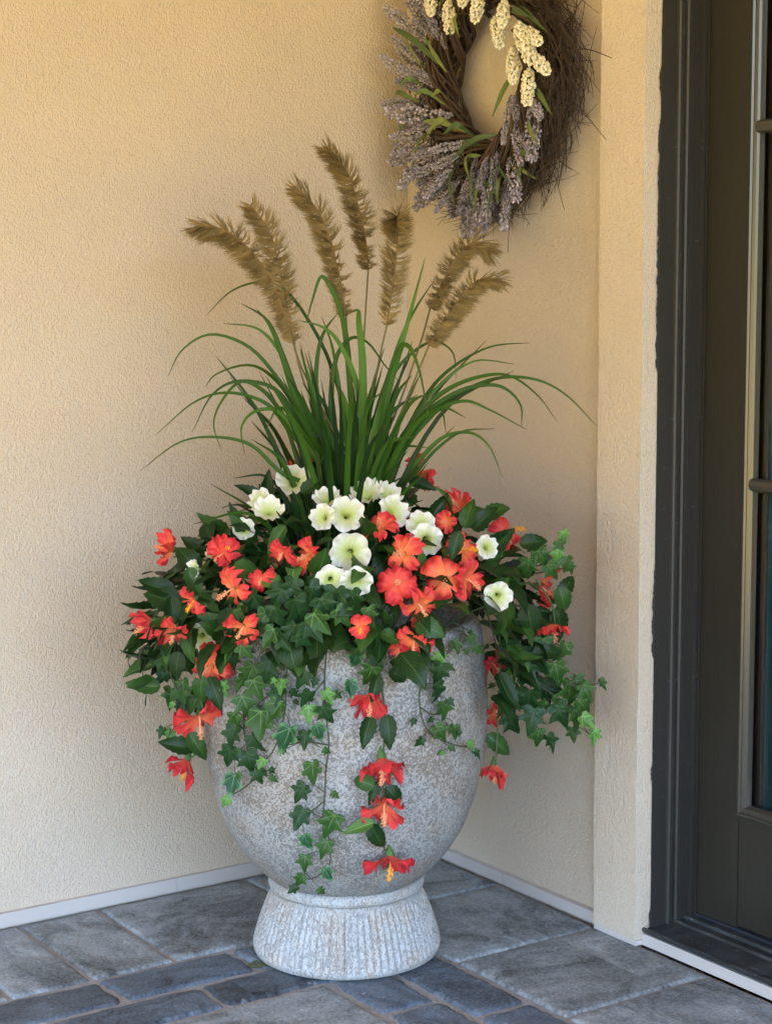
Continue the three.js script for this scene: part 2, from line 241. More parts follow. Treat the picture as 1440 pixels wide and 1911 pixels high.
  mesh('door_sweep', box(-0.004, 0.03, 0.0065, 0.0115, Z0 + 0.001, Z1 - 0.001), M({ color: lin(0.012, 0.014, 0.02), roughness: 0.7 }), door);
  // ragged caulk line where the frame meets the stucco
  mesh('caulk_line', sheet(1, 900, (u, v) => { const y = lerp(0.0, H, v), w = 0.001 + 0.006 * smooth(0.50, 0.56, fbm(y * 5, 3, 9999, 231, 3)) * (0.35 + 0.5 * vnoise(y * 60, 1, 9999, 233) + 0.45 * vnoise(y * 240, 2, 9999, 234)) + 0.0016 * vnoise(y * 200, 5, 9999, 235); return [-0.112 - (1 - u) * w + u * 0.003, y, 0.0026]; }), M({ color: lin(0.022, 0.022, 0.022), roughness: 0.8 }), door);
}
structure('interior_block', box(0.28, 3.2, -0.11, 2.6, -0.2, 3.4), M({ color: lin(0.3, 0.27, 0.23), roughness: 0.9 }));  // solid block added behind the door to keep sky light out

// ---------------------------------------------------------------- urn planter
const AX = [-0.48, 0, 0.49], TURN = -0.5946;
const urn = thing('urn_planter', 'large mottled grey stone urn on a fluted flared pedestal', 'planter', AX, TURN);
{
  const mott = (r, g, b, lo, dark) => {
    const c = texture(1024, (u, v) => {
      const w = fbm(u * 16, v * 16, 16, 301, 3) * 2.2, n = fbm(u * 150 + w, v * 150 + w, 9999, 303, 3, 0.6), n2 = fbm(u * 260, v * 260, 260, 307, 2), pa = fbm(u * 7, v * 7, 7, 309, 4);
      const k = clamp(smooth(lo, lo + 0.17, n + (pa - 0.5) * 0.35) * 0.85 + 0.3 * (n2 - 0.5)), br = smooth(0.45, 0.66, fbm(u * 5 + 3, v * 5, 9999, 311, 4));
      const d = [dark[0] * lerp(1, 1.04, br), dark[1] * lerp(1, 0.98, br), dark[2] * lerp(1, 0.93, br)];
      return [lerp(d[0], r, k) * (1 + 0.03 * br), lerp(d[1], g, k) * (1 - 0.04 * br), lerp(d[2], b, k) * (1 - 0.10 * br)];
    }, true);
    const h = texture(1024, (u, v) => { const w = fbm(u * 16, v * 16, 16, 301, 3) * 2.2; return 0.7 * smooth(lo - 0.1, lo + 0.2, fbm(u * 150 + w, v * 150 + w, 9999, 303, 3, 0.6)) + 0.3 * fbm(u * 200, v * 200, 200, 317, 2); });
    return M({ map: c, bumpMap: h, bumpScale: 0.0016, roughness: 0.72 });
  };
  const bowlMat = mott(0.36, 0.362, 0.338, 0.41, [0.18, 0.172, 0.153]), baseMat = mott(0.435, 0.442, 0.418, 0.37, [0.27, 0.268, 0.25]);
  const outer = [[0.140, 0.150], [0.152, 0.158], [0.176, 0.181], [0.201, 0.212], [0.226, 0.255], [0.246, 0.310], [0.259, 0.370], [0.266, 0.430], [0.2675, 0.490], [0.265, 0.550], [0.260, 0.600], [0.255, 0.628], [0.250, 0.640], [0.242, 0.646], [0.232, 0.645], [0.225, 0.638], [0.222, 0.620], [0.220, 0.560], [0.210, 0.50], [0.0, 0.50]];
  const cv = new THREE.CatmullRomCurve3(outer.slice(0, 17).map(([r, y]) => V(r, y, 0)), false, 'catmullrom', 0.3), prof = cv.getPoints(90).map((p) => [p.x, p.y]); prof.push(...outer.slice(17));
  const lathe = (pr, seg, tile, mod) => {
    const pos = [], uv = [], idx = []; let L = 0;
    pr.forEach(([r, y], k) => { if (k) L += Math.hypot(r - pr[k - 1][0], y - pr[k - 1][1]); for (let s = 0; s <= seg; s++) { const a = s / seg * 2 * Math.PI, R = r * (mod ? mod(a, y, r) : 1); pos.push(-Math.sin(a) * R, y, -Math.cos(a) * R); uv.push(a * 0.25 / tile * 1.0, L / tile); } });
    for (let k = 0; k < pr.length - 1; k++) for (let s = 0; s < seg; s++) { const a = k * (seg + 1) + s, b = a + seg + 1; idx.push(a, a + 1, b + 1, a, b + 1, b); }
    return geo(pos, idx, uv);
  };
  const wob = (a, y) => 1 + 0.006 * (fbm((Math.cos(a) + 2) * 2.2, (Math.sin(a) + y * 2.4 + 3) * 2.2, 9999, 331, 2) - 0.5);
  mesh('bowl', lathe(prof, 160, 0.42, wob), bowlMat, urn);
  const collar = []; for (let k = 0; k <= 14; k++) { const t = k / 14, a = -Math.PI / 2 + t * Math.PI; collar.push([0.138 + 0.0105 * Math.cos(a), 0.1385 + 0.0115 * Math.sin(a)]); }
  mesh('collar', lathe([[0.10, 0.128], ...collar, [0.10, 0.151]], 160, 0.42, wob), baseMat, urn);
  const ped = new THREE.CatmullRomCurve3([[0.134, 0.129], [0.1425, 0.121], [0.1515, 0.104], [0.163, 0.075], [0.1725, 0.045], [0.178, 0.022], [0.1785, 0.013], [0.175, 0.005], [0.168, 0.001]].map(([r, y]) => V(r, y, 0)), false, 'catmullrom', 0.3).getPoints(60).map((p) => [p.x, p.y]); ped.push([0, 0.001]);
  mesh('pedestal', lathe([[0.08, 0.127], ...ped], 900, 0.42, (a, y, r) => { const f = smooth(0.012, 0.026, y) * smooth(0.1225, 0.112, y), c = Math.abs(Math.sin(a * 39)); return 1 + f * 0.045 * (Math.pow(c, 0.4) - 0.85) + 0.0025 * (fbm((Math.cos(a) + 2) * 30, (Math.sin(a) + y * 8 + 3) * 30, 9999, 337, 2) - 0.5); }), baseMat, urn);
  mesh('soil', sheet(48, 6, (u, v) => { const a = u * 2 * Math.PI, r = 0.221 * v; return [Math.sin(a) * r, 0.58 + 0.012 * fbm(Math.cos(a) * r * 30 + 9, Math.sin(a) * r * 30 + 9, 9999, 341, 3), Math.cos(a) * r]; }), M({ color: lin(0.03, 0.022, 0.015), roughness: 1 }), urn);
}

// ---------------------------------------------------------------- leaf, petal and stem shapes
const MM = 0.001;
function leafMap(base, vein, pale, seed, spots) {    // u across, v along the leaf
  return texture(128, (u, v) => {
    const x = Math.abs(u - 0.5) * 2, k = (v - x * 0.55) * 6.2, f = Math.abs(k - Math.round(k)), side = smooth(0.085, 0.02, f) * smooth(0.02, 0.1, x) * smooth(1.05, 0.5, x), mid = smooth(0.06, 0.02, x), n = 0.8 + 0.4 * fbm(u * 9, v * 9, 9, seed, 4), e = pale ? smooth(0.55, 0.9, x + 0.35 * (fbm(u * 6, v * 6, 6, seed + 5, 3) - 0.5)) * pale : 0, m = clamp(Math.max(mid * 0.9, side * 0.55));
    return [0, 1, 2].map((c) => lerp(lerp(base[c] * n, vein[c], m), spots[c], e));
  }, true);
}
function ivyMap(base, vein, edge, ek, seed) {        // uv = leaf plan, petiole at (0.5, 0.12)
  return texture(128, (u, v) => {
    const dx = u - 0.5, dy = v - 0.14; let m = 0; for (const a of [0, 0.85, -0.85, 1.75, -1.75]) { const c = Math.cos(a), s = Math.sin(a), t = dx * s + dy * c, d = Math.abs(dx * c - dy * s); if (t > 0) m = Math.max(m, smooth(0.017, 0.005, d) * smooth(0.62, 0.3, t)); }
    const n = 0.8 + 0.4 * fbm(u * 8, v * 8, 8, seed, 4), r = Math.hypot(dx * 1.15, v - 0.42), e = ek * smooth(0.26, 0.46, r + 0.16 * (fbm(u * 7, v * 7, 7, seed + 3, 3) - 0.5));
    return [0, 1, 2].map((c) => lerp(lerp(base[c] * n, vein[c], m * 0.8), edge[c], e));
  }, true);
}
const leafFab = (map) => P({ map, roughness: 0.42, transmission: 0.10, thickness: 0, specularIntensity: 0.32 });
const hibLeafMats = [leafFab(leafMap([0.009, 0.029, 0.006], [0.05, 0.10, 0.026], 0, 401, [0, 0, 0])), leafFab(leafMap([0.022, 0.060, 0.010], [0.085, 0.15, 0.04], 0, 405, [0, 0, 0])), leafFab(leafMap([0.052, 0.122, 0.022], [0.24, 0.36, 0.13], 0, 409, [0, 0, 0]))];
const ivyMats = [leafFab(ivyMap([0.012, 0.040, 0.010], [0.05, 0.10, 0.03], [0, 0, 0], 0, 421)), leafFab(ivyMap([0.025, 0.068, 0.012], [0.12, 0.20, 0.06], [0, 0, 0], 0, 425)), leafFab(ivyMap([0.075, 0.18, 0.036], [0.26, 0.40, 0.14], [0, 0, 0], 0, 429)), leafFab(ivyMap([0.016, 0.066, 0.024], [0.13, 0.24, 0.12], [0.13, 0.26, 0.11], 0.7, 433))];
const stemMat = M({ color: lin(0.05, 0.085, 0.025), roughness: 0.7 }), vineMat = M({ color: lin(0.045, 0.052, 0.022), roughness: 0.75 }), calyxMat = M({ color: lin(0.06, 0.13, 0.03), roughness: 0.6 });
// ovate serrated leaf, one unit long, from its base at the origin along +y, facing +z
function ovate(curl, fold, wide, twist, seed) {
  const n = 12, pos = [], uv = [], idx = [], r = rng(seed);
  for (let j = 0; j <= n; j++) {
    const v = j / n, t = v * 2 - 1, w = wide * Math.pow(Math.sin(Math.PI * Math.pow(v, 0.72)), 0.8) * (1 - 0.25 * v) + 0.004, ser = j % 2 ? 1.07 : 0.94, a = curl * v * v, y = v * Math.cos(a * 0.6), zc = -Math.sin(a) * v * 0.6 + 0.015 * (r() - 0.5);
    for (const s of [-1, -0.5, 0, 0.5, 1]) { const e = Math.abs(s), x = s * w * (e === 1 ? ser : 1), tw = twist * v * s * w; pos.push(x * Math.cos(fold), y - (e === 1 ? 0.02 : 0), zc + Math.abs(x) * Math.sin(fold) + tw + 0.012 * Math.sin(v * 16 + s * 2) * e); uv.push(0.5 + s * 0.5, v); }
  }
  for (let j = 0; j < n; j++) for (let i = 0; i < 4; i++) { const a = j * 5 + i; idx.push(a, a + 1, a + 6, a, a + 6, a + 5); }
  return geo(pos, idx, uv);
}
const ovates = [ovate(0.7, 0.35, 0.30, 0.2, 1), ovate(0.2, 0.5, 0.27, -0.3, 2), ovate(1.1, 0.25, 0.33, 0.4, 3), ovate(-0.4, 0.4, 0.29, 0.1, 4), ovate(0.5, 0.15, 0.36, -0.15, 5)];
// five-lobed ivy leaf, one unit long
function ivyLeaf(bend, fold, sharp, seed) {
  const r = rng(seed), out = [], K = [[0, 0.06], [0.16, -0.04], [0.30, 0.0], [0.44, 0.10], [0.36, 0.22], [0.30, 0.30], [0.42, 0.38], [0.53, 0.52], [0.36, 0.54], [0.22, 0.56], [0.17, 0.70], [0.09, 0.88], [0, 1.0]];
  const half = K.map(([x, y], i) => { const tip = [3, 7, 12].includes(i) ? sharp : 1; return [x * tip * (0.93 + 0.14 * r()), y + (i && i < 12 ? 0.03 * (r() - 0.5) : 0)]; });
  const ring = [...half, ...half.slice(1, -1).reverse().map(([x, y]) => [-x * (0.94 + 0.12 * r()), y + 0.03 * (r() - 0.5)])];
  const z = (x, y) => -bend * (y - 0.2) * Math.abs(y - 0.2) + fold * Math.abs(x) - 0.55 * fold * x * x * 2 + 0.03 * Math.sin(x * 13 + seed) * Math.sin(y * 11);
  const pos = [], uv = [], idx = [], put = (x, y) => { pos.push(x, y, z(x, y)); uv.push(0.5 + x * 0.88, 0.06 + y * 0.9); return pos.length / 3 - 1; };
  const N = ring.length, c = [put(0, 0.30)], inn = ring.map(([x, y]) => put(x * 0.52, lerp(0.30, y, 0.52))), ou = ring.map(([x, y]) => put(x, y));
  for (let i = 0; i < N; i++) { const k = (i + 1) % N; idx.push(c[0], inn[i], inn[k], inn[i], ou[i], ou[k], inn[i], ou[k], inn[k]); }
  return geo(pos, idx, uv);
}
const ivies = [ivyLeaf(0.35, 0.3, 0.92, 11), ivyLeaf(0.7, 0.55, 1.05, 12), ivyLeaf(-0.2, 0.7, 0.85, 13), ivyLeaf(0.5, 0.12, 1.1, 14), ivyLeaf(1.1, 0.8, 0.95, 15)];

// hibiscus: five ruffled petals round a long stamen; unit diameter about 1, opening towards +z
const petalMats = [[1, 1, 1], [0.93, 0.62, 0.9], [1.05, 1.35, 1.1]].map((k3) => P({ map: texture(256, (u, v) => {
  const x = (u - 0.5) * 2, ve = Math.pow(0.5 + 0.5 * Math.sin(x * 26 + 3 * fbm(u * 5, v * 4, 5, 501, 3)), 6) * smooth(0.9, 0.3, v), t = clamp(v * 1.2 + 0.35 * (fbm(u * 9, v * 3, 9, 503, 3) - 0.5)), c0 = [0.78, 0.20, 0.060], c1 = [0.74, 0.075, 0.036], c2 = [0.60, 0.018, 0.022];
  const c = t < 0.55 ? c0.map((a, i) => lerp(a, c1[i], t / 0.55)) : c1.map((a, i) => lerp(a, c2[i], (t - 0.55) / 0.45)); const vn = Math.pow(0.5 + 0.5 * Math.sin(x * 40 + 6 * v), 8) * smooth(0.25, 0.6, v) * 0.28; return c.map((a, i) => lerp(a, [0.84, 0.30, 0.12][i], ve * 0.5) * (1 - vn) * k3[i]);
}, true), roughness: 0.7, transmission: 0.16, thickness: 0 }));
function petal(open, seed) {                          // open 0.4 (funnel) .. 1 (flat)
  const r = rng(seed), ph = r() * 6, ruff = 0.06 + 0.06 * r(), len = 0.5 * (0.92 + 0.16 * r()), ang = lerp(0.55, 1.42, open), skew = (r() - 0.5) * 0.4;
  return sheet(10, 10, (u, v) => {
    const x = (u - 0.5) * 2, w = 0.5 * (0.07 + 0.54 * Math.pow(v, 0.85) * (1 - 0.42 * smooth(0.74, 1, v))), vv = v * (1 - 0.10 * x * x * smooth(0.6, 1, v));
    const a0 = lerp(0.15, ang, smooth(0, 0.45, vv)), curl = ang + 0.55 * open * smooth(0.5, 1, vv), rad = len * vv * Math.sin(lerp(a0, curl, vv)), hgt = len * vv * Math.cos(lerp(a0, curl, vv)), rf = ruff * Math.sin(x * 6.5 + ph) * smooth(0.45, 1, v) + 0.028 * Math.sin(x * 15 + ph * 2) * smooth(0.65, 1, v);
    return [x * w + skew * v * 0.25, rad + 0.012, hgt + rf + 0.055 * x * x * (0.4 + v) - 0.03];
  });
}
const petals = {}; for (const o of [2, 4, 6, 8, 10]) petals[o] = [0, 1, 2, 3, 4, 5].map((k) => petal(o / 10, 600 + o * 10 + k));
const stamenMats = [M({ color: lin(0.80, 0.33, 0.16), roughness: 0.7 }), M({ color: lin(0.90, 0.42, 0.03), roughness: 0.7 })];
function stamenGeo(seed) {
  const r = rng(seed), bend = 0.12, P0 = [V(0, 0, 0.02), V(0, -0.01, 0.16), V(0, -bend * 0.5, 0.30), V(0, -bend, 0.45)], c = new THREE.CatmullRomCurve3(P0), gs = [tube(P0, 0.022, 0.015, 5, 8)];
  for (let k = 0; k < 46; k++) { const t = 0.5 + 0.5 * r(), p = c.getPoint(t), a = r() * 6.28, d = V(Math.cos(a), Math.sin(a), 0.5 + 0.5 * r()).normalize(), l = 0.05 + 0.035 * r(), q = p.clone().addScaledVector(d, l); gs.push(tube([p, q], 0.005, 0.004, 3, 1)); const b = new THREE.OctahedronGeometry(0.014); b.translate(q.x, q.y, q.z); b.deleteAttribute('normal'); const n = geo(Array.from(b.attributes.position.array), [...Array(b.attributes.position.count).keys()], Array(b.attributes.position.count * 2).fill(0.5)); gs.push(n); }
  for (let k = 0; k < 5; k++) { const a = k * 1.2566, p = P0[3]; gs.push(tube([p.clone(), V(p.x + 0.03 * Math.cos(a), p.y + 0.03 * Math.sin(a), p.z + 0.06)], 0.006, 0.009, 4, 2)); }
  return mergeGeometries(gs);
}
const stamens = [stamenGeo(1), stamenGeo(2)];
const calyxGeo = new THREE.LatheGeometry([[0.0, -0.16], [0.02, -0.155], [0.032, -0.10], [0.06, -0.05], [0.082, 0.02], [0.086, 0.075]].map(([a, b]) => new THREE.Vector2(a, b)), 10); calyxGeo.rotateX(Math.PI / 2);
function hibiscusFlower(parent, pos, dir, size, open, r) {
  const f = new THREE.Group(); f.name = 'flower'; parent.add(f);
  const pm = petalMats[Math.floor(r() * 3)], o = open > 0.9 ? 10 : open > 0.72 ? 8 : open > 0.55 ? 6 : open > 0.38 ? 4 : 2, spin = r() * 6.28, S = size / lerp(0.72, 0.94, open);
  const z = dir.clone().normalize(), x = new THREE.Vector3().crossVectors(Math.abs(z.y) > 0.95 ? V(1, 0, 0) : V(0, 1, 0), z).normalize(), y = new THREE.Vector3().crossVectors(z, x);
  f.quaternion.setFromRotationMatrix(new THREE.Matrix4().makeBasis(x, y, z)); f.position.copy(pos); f.scale.setScalar(S);
  for (let k = 0; k < 5; k++) { const p = mesh('petal', petals[o][Math.floor(r() * 6)], pm, f); p.rotation.z = spin + k * 1.2566 + (r() - 0.5) * 0.25; p.position.z = 0.004 * k; const s = 0.84 + 0.3 * r(); p.scale.set(s * (0.85 + 0.25 * r()), s, s * (0.8 + 0.5 * r())); p.rotateX((r() - 0.5) * 0.7); p.rotateY((r() - 0.5) * 0.4); }
  mesh('stamen', stamens[r() < 0.5 ? 0 : 1], stamenMats[r() < 0.82 ? 0 : 1], f).rotation.z = (r() - 0.5) * 1.5;
  mesh('calyx', calyxGeo, calyxMat, f).position.z = -0.02;
  return f;
}
// petunia: one ruffled funnel with a yellow-green throat
const petuniaMat = P({ map: texture(256, (u, v) => {
  const n = fbm(u * 12, v * 3, 12, 521, 3), ve = Math.pow(0.5 + 0.5 * Math.cos(u * 2 * Math.PI * 15), 10) * smooth(1.0, 0.4, v) * 0.8, t = smooth(0.30, 0.93, v + 0.25 * (n - 0.5)), c = [0.44, 0.52, 0.11].map((a, i) => lerp(a, [0.69, 0.70, 0.64][i], t)); return c.map((a, i) => lerp(a, [0.42, 0.50, 0.20][i], ve * (1 - 0.35 * t)));
}, true), roughness: 0.8, transmission: 0.2, thickness: 0 });
function corolla(seed, flare) {
  const r = rng(seed), ph = r() * 6, amp = 0.055 + 0.045 * r();
  return sheet(60, 14, (u, v) => {
    const a = u * 2 * Math.PI, lobe = 1 - 0.13 * Math.pow(Math.abs(Math.cos(a * 2.5)), 8) * smooth(0.6, 1, v), t = smooth(0.25, 0.75, v), R = (0.045 + 0.12 * v * (1 - t) + 0.47 * t * v) * lobe, z = lerp(-0.28 + v * 0.55, 0.02 + flare * (v - 0.6), t), rf = amp * Math.sin(a * 10 + ph + Math.sin(a * 3)) * smooth(0.6, 1, v) + 0.03 * Math.sin(a * 2 + ph) * v - 0.03 * Math.pow(Math.abs(Math.cos(a * 2.5)), 4) * smooth(0.4, 0.9, v);
    return [Math.cos(a) * R, Math.sin(a) * R, z + rf];
  });
}
const corollas = [corolla(1, 0.0), corolla(2, 0.22), corolla(3, 0.1), corolla(4, 0.42)];
const tubeGeo = new THREE.LatheGeometry([[0.0, -0.62], [0.018, -0.6], [0.03, -0.5], [0.055, -0.42], [0.062, -0.3]].map(([a, b]) => new THREE.Vector2(a, b)), 10); tubeGeo.rotateX(Math.PI / 2);
const throatGeo = new THREE.SphereGeometry(0.022, 8, 6); throatGeo.translate(0, 0, -0.16); const throatMat = M({ color: lin(0.30, 0.36, 0.05), roughness: 0.8 });
function petuniaFlower(parent, pos, dir, size, r) {
  const f = new THREE.Group(); f.name = 'flower'; parent.add(f);
  const z = dir.clone().normalize(), x = new THREE.Vector3().crossVectors(Math.abs(z.y) > 0.95 ? V(1, 0, 0) : V(0, 1, 0), z).normalize(), y = new THREE.Vector3().crossVectors(z, x);
  f.quaternion.setFromRotationMatrix(new THREE.Matrix4().makeBasis(x, y, z)); f.position.copy(pos); f.scale.setScalar(size);
  const c = mesh('corolla', corollas[Math.floor(r() * 4)], petuniaMat, f); c.rotation.z = r() * 6.28;
  mesh('throat', throatGeo, throatMat, f); mesh('calyx', tubeGeo, calyxMat, f);
}
function stem(parent, a, b, rad, mat, sag = 0.02, name = 'stem') { const m = a.clone().lerp(b, 0.55).add(V(0, sag, 0)); return mesh(name, tube([a, m, b], rad, rad * 0.75, 5, 6), mat, parent); }

// ---------------------------------------------------------------- traced places, millimetres from the urn's axis: across the view, up, towards the porch
const HIBISCUS = {
  l: [[-320,793,94,59,-0.8,0.4,0.4,0.35],[-197,811,241,51,0.3,0.6,0.7,0.7],[-214,795,248,40,-0.6,-0.3,0.7,0.6],[-192,745,310,66,-0.8,-0.3,0.6,0.8],[-104,805,297,45,-0.4,-0.2,0.8,0.7],[-134,764,324,35,0,-0.3,0.9,0.6],[-260,716,281,47,-0.5,-0.5,0.6,0.6],[-349,668,200,61,-0.85,-0.3,0.35,0.35],[-293,656,240,55,-0.2,-0.6,0.7,0.7],[-167,683,356,54,-0.3,-0.5,0.8,0.6],[-240,589,200,74,-0.4,-0.1,0.9,0.85],[-259,476,140,79,0.1,-0.7,0.6,0.7],[-291,389,120,64,-0.3,-0.75,0.5,0.35]],
  c: [[-59,803,282,65,-0.6,0.0,0.8,0.6],[65,850,210,66,-0.1,0.75,0.6,0.75],[104,805,266,72,-0.4,0.3,0.85,0.85],[100,761,312,77,0.1,0.45,0.9,0.9],[141,715,329,62,0.45,-0.5,0.75,0.75],[180,758,278,83,0.12,0,0.99,1.0]],
  b: [[-80,936,-120,65,-0.3,0.6,-0.4,0.7],[-121,908,-150,37,-0.6,0.5,-0.3,0.5],[150,906,-120,67,0.9,0.3,-0.1,0.6]],
  r: [[209,859,11,59,-0.4,0.7,0.5,0.3],[181,845,145,37,-0.4,0.2,0.8,0.5],[313,815,30,72,0.7,0.4,0.5,0.85],[225,801,189,65,0.7,0.3,0.6,0.75],[230,750,250,60,0.75,-0.2,0.6,0.7],[373,701,30,74,0.8,-0.2,0.45,0.4],[390,627,50,64,0.25,-0.8,0.5,0.35],[286,553,30,54,0.5,-0.3,0.4,0.6],[288,459,20,59,0.2,-0.4,0.5,0.6],[279,352,30,58,0,-0.9,0.4,0.25]],
  t: [[36,688,367,35,0,-0.2,0.95,0.5],[130,675,310,35,0.3,0.2,0.9,0.5],[124,650,320,53,-0.1,-0.6,0.75,0.6],[97,634,310,35,-0.4,-0.5,0.7,0.5],[47,547,296,63,-0.25,-0.75,0.6,0.35],[72,435,292,77,0.15,-0.85,0.5,0.3],[72,353,281,72,-0.1,-0.8,0.55,0.5],[85,244,240,77,0.1,-0.85,0.45,0.5]],
};
const PETUNIA = {
  l: [[-153,872,59,50,-0.5,0.5,0.6],[-130,861,139,56,0.1,0.7,0.7],[-250,643,180,58,-0.1,-0.15,0.95],[-257,766,194,37,-0.7,0.1,0.6],[-173,833,170,41,0.1,0.3,0.9],[-224,793,193,31,-0.2,0.7,0.6]],
  c: [[-91,902,30,66,0,0.62,0.78],[-27,880,134,53,0,0.75,0.5],[-31,857,195,50,-0.4,0.3,0.85],[9,861,187,67,0.1,0.45,0.9],[17,807,275,72,0,0.05,1],[-16,765,317,55,0.1,-0.1,0.95],[28,763,318,57,0.05,-0.3,0.95],[45,886,106,63,-0.2,0.75,0.6],[82,884,92,53,0.35,0.7,0.6],[90,862,162,62,0.55,0.4,0.75],[140,842,178,54,-0.1,0.55,0.8],[148,819,216,61,0.15,-0.1,0.98]],
  r: [[258,795,142,45,0.4,0.3,0.85],[273,721,224,53,0.1,0,0.98]],
};
const IVY = {
  a: [[-68,587,283,36,0],[-59,553,288,32,0],[-22,558,293,27,2],[-56,529,290,30,2],[-25,528,295,36,0],[-39,496,294,32,3],[-95,480,282,50,3],[-63,482,290,32,0],[-49,424,291,39,1],[-73,385,281,38,0],[-74,337,272,40,0],[-21,327,279,45,1],[-62,291,262,31,3],[-32,280,263,32,1],[-68,247,242,29,1],[-28,224,236,27,3],[-78,205,211,24,1],[-160,588,243,42,1],[-191,606,216,27,0],[-167,532,244,44,1],[-186,502,232,33,1],[-195,472,224,40,0],[-201,435,217,40,0],[-140,504,262,54,1],[-115,528,272,43,1],[-151,469,256,32,0],[-162,433,248,40,0],[-141,433,261,20,2],[-195,383,215,40,3],[-147,407,254,27,0],[-105,573,273,27,2],[-148,564,253,40,1],[-128,599,260,42,0],[-90,634,270,40,0],[-172,635,227,36,0],[-114,554,271,36,0],[-208,555,209,27,2],[-177,570,233,33,1]],
  c: [[169,609,233,27,2],[170,587,236,36,0],[167,554,242,36,0],[179,520,236,33,1],[173,482,242,31,1],[197,477,222,27,1],[229,444,188,20,2],[202,627,201,24,1],[58,658,278,38,1],[72,662,275,32,2],[25,622,285,32,3],[16,572,292,32,3],[100,600,272,41,0],[49,594,286,39,1],[63,621,279,36,0]],
  r: [[329,556,128,62,0],[357,569,80,48,0],[317,495,20,55,0],[377,505,20,55,0],[418,508,56,54,1],[400,475,80,48,0],[445,463,92,34,2],[461,433,80,29,2],[378,432,116,32,0],[312,450,44,44,0],[345,471,104,49,0],[356,435,92,32,1],[478,523,44,23,1],[446,518,80,32,1],[433,528,44,29,1],[392,553,80,42,1],[367,599,80,42,1],[298,599,80,38,0],[322,584,80,44,0],[401,593,80,36,1],[427,468,80,38,1],[443,487,68,38,1],[293,534,80,34,0],[338,498,80,54,0],[428,423,20,29,1],[317,607,20,43,0],[352,612,20,45,0],[402,807,80,21,2],[395,789,80,23,1],[405,757,80,27,1],[363,767,80,38,1],[337,748,80,38,1],[381,743,80,34,1],[415,747,80,21,1],[351,787,80,34,1],[390,772,80,27,2]],
  l: [[-310,558,60,42,0],[-289,531,120,42,1],[-321,507,60,35,1],[-301,487,60,38,0],[-270,511,120,38,1],[-307,590,120,34,1],[-322,585,120,28,1],[-289,588,60,38,0],[-250,521,120,38,1],[-242,487,60,38,0],[-240,540,120,34,1],[-321,440,84,25,2],[-302,467,60,33,1],[-367,591,84,21,1],[-339,568,60,29,1],[-257,472,60,35,0],[-230,580,120,34,1],[-335,543,60,29,0],[-263,615,120,34,1]],
  m: [[-104,707,340,53,0],[-67,717,344,62,0],[-22,722,347,53,0],[-44,688,361,49,0],[-9,734,340,53,0],[-131,698,336,49,0],[-81,683,357,44,0],[5,709,354,44,0],[-117,673,351,44,0],[-145,684,336,44,0],[-94,670,358,44,0],[-62,671,364,38,0],[-104,737,323,53,0],[-141,726,316,50,0],[-40,742,332,50,0],[-169,704,316,44,1],[-159,648,342,35,0],[-31,701,357,53,1],[23,734,339,44,0],[50,709,351,40,0],[-82,750,320,44,0]],
};
const HLEAF = {
  l: [[-305,429,120,63,-1,0.1,0],[-263,428,130,57,0.6,-0.8,1],[-324,710,160,66,-0.8,0.3,0],[-299,685,180,54,0.1,-1,0],[-335,728,150,62,-0.9,0.2,0],[-251,548,200,52,-0.1,-1,1],[-223,543,200,59,0.4,-1,0],[-193,673,250,60,0.1,-1,0],[-237,706,220,55,-0.3,0.9,1],[-276,781,150,60,-0.5,0.8,0],[-258,741,200,55,0.3,-0.7,1],[-151,778,290,59,0.9,-0.1,1],[-109,762,310,48,0.9,-0.2,2],[-299,582,150,49,-0.2,-1,0]],
  c: [[-111,826,270,56,-0.4,-0.6,1]],
  b: [[-141,894,0,55,0.1,0.9,0],[-52,904,100,48,0.8,0.5,0],[-179,884,0,49,-0.7,0.4,0],[176,858,50,58,0.4,0.6,0],[149,887,-50,50,0.8,-0.2,0]],
  r: [[290,408,50,58,0.6,-0.5,1],[405,680,60,54,0.3,-1,1],[399,638,50,58,0.2,-1,0],[413,713,50,44,0.5,0.8,0],[256,847,120,57,0.6,0.7,0],[227,857,120,53,0.2,0.9,1],[281,859,100,51,0.8,0.5,1],[293,671,150,56,0,-1,1],[339,656,120,57,0.2,-1,0],[349,800,100,53,0.7,0.1,0],[197,815,270,49,-0.2,-0.8,0]],
  t: [[82,494,291,56,0.1,-1,0],[43,497,299,54,-0.3,-1,0],[34,409,296,43,-0.6,0.2,1],[54,385,291,41,-0.3,-0.8,0],[95,375,279,47,0.7,-0.7,0],[27,322,282,52,-0.9,-0.3,2],[62,298,269,54,0.4,-1,0],[54,655,310,48,-0.2,-1,1],[26,641,310,41,-0.6,-0.7,1],[90,666,320,41,0.8,-0.3,1],[58,572,292,45,-0.3,-1,0],[104,590,277,41,0.9,-0.4,0]],
};
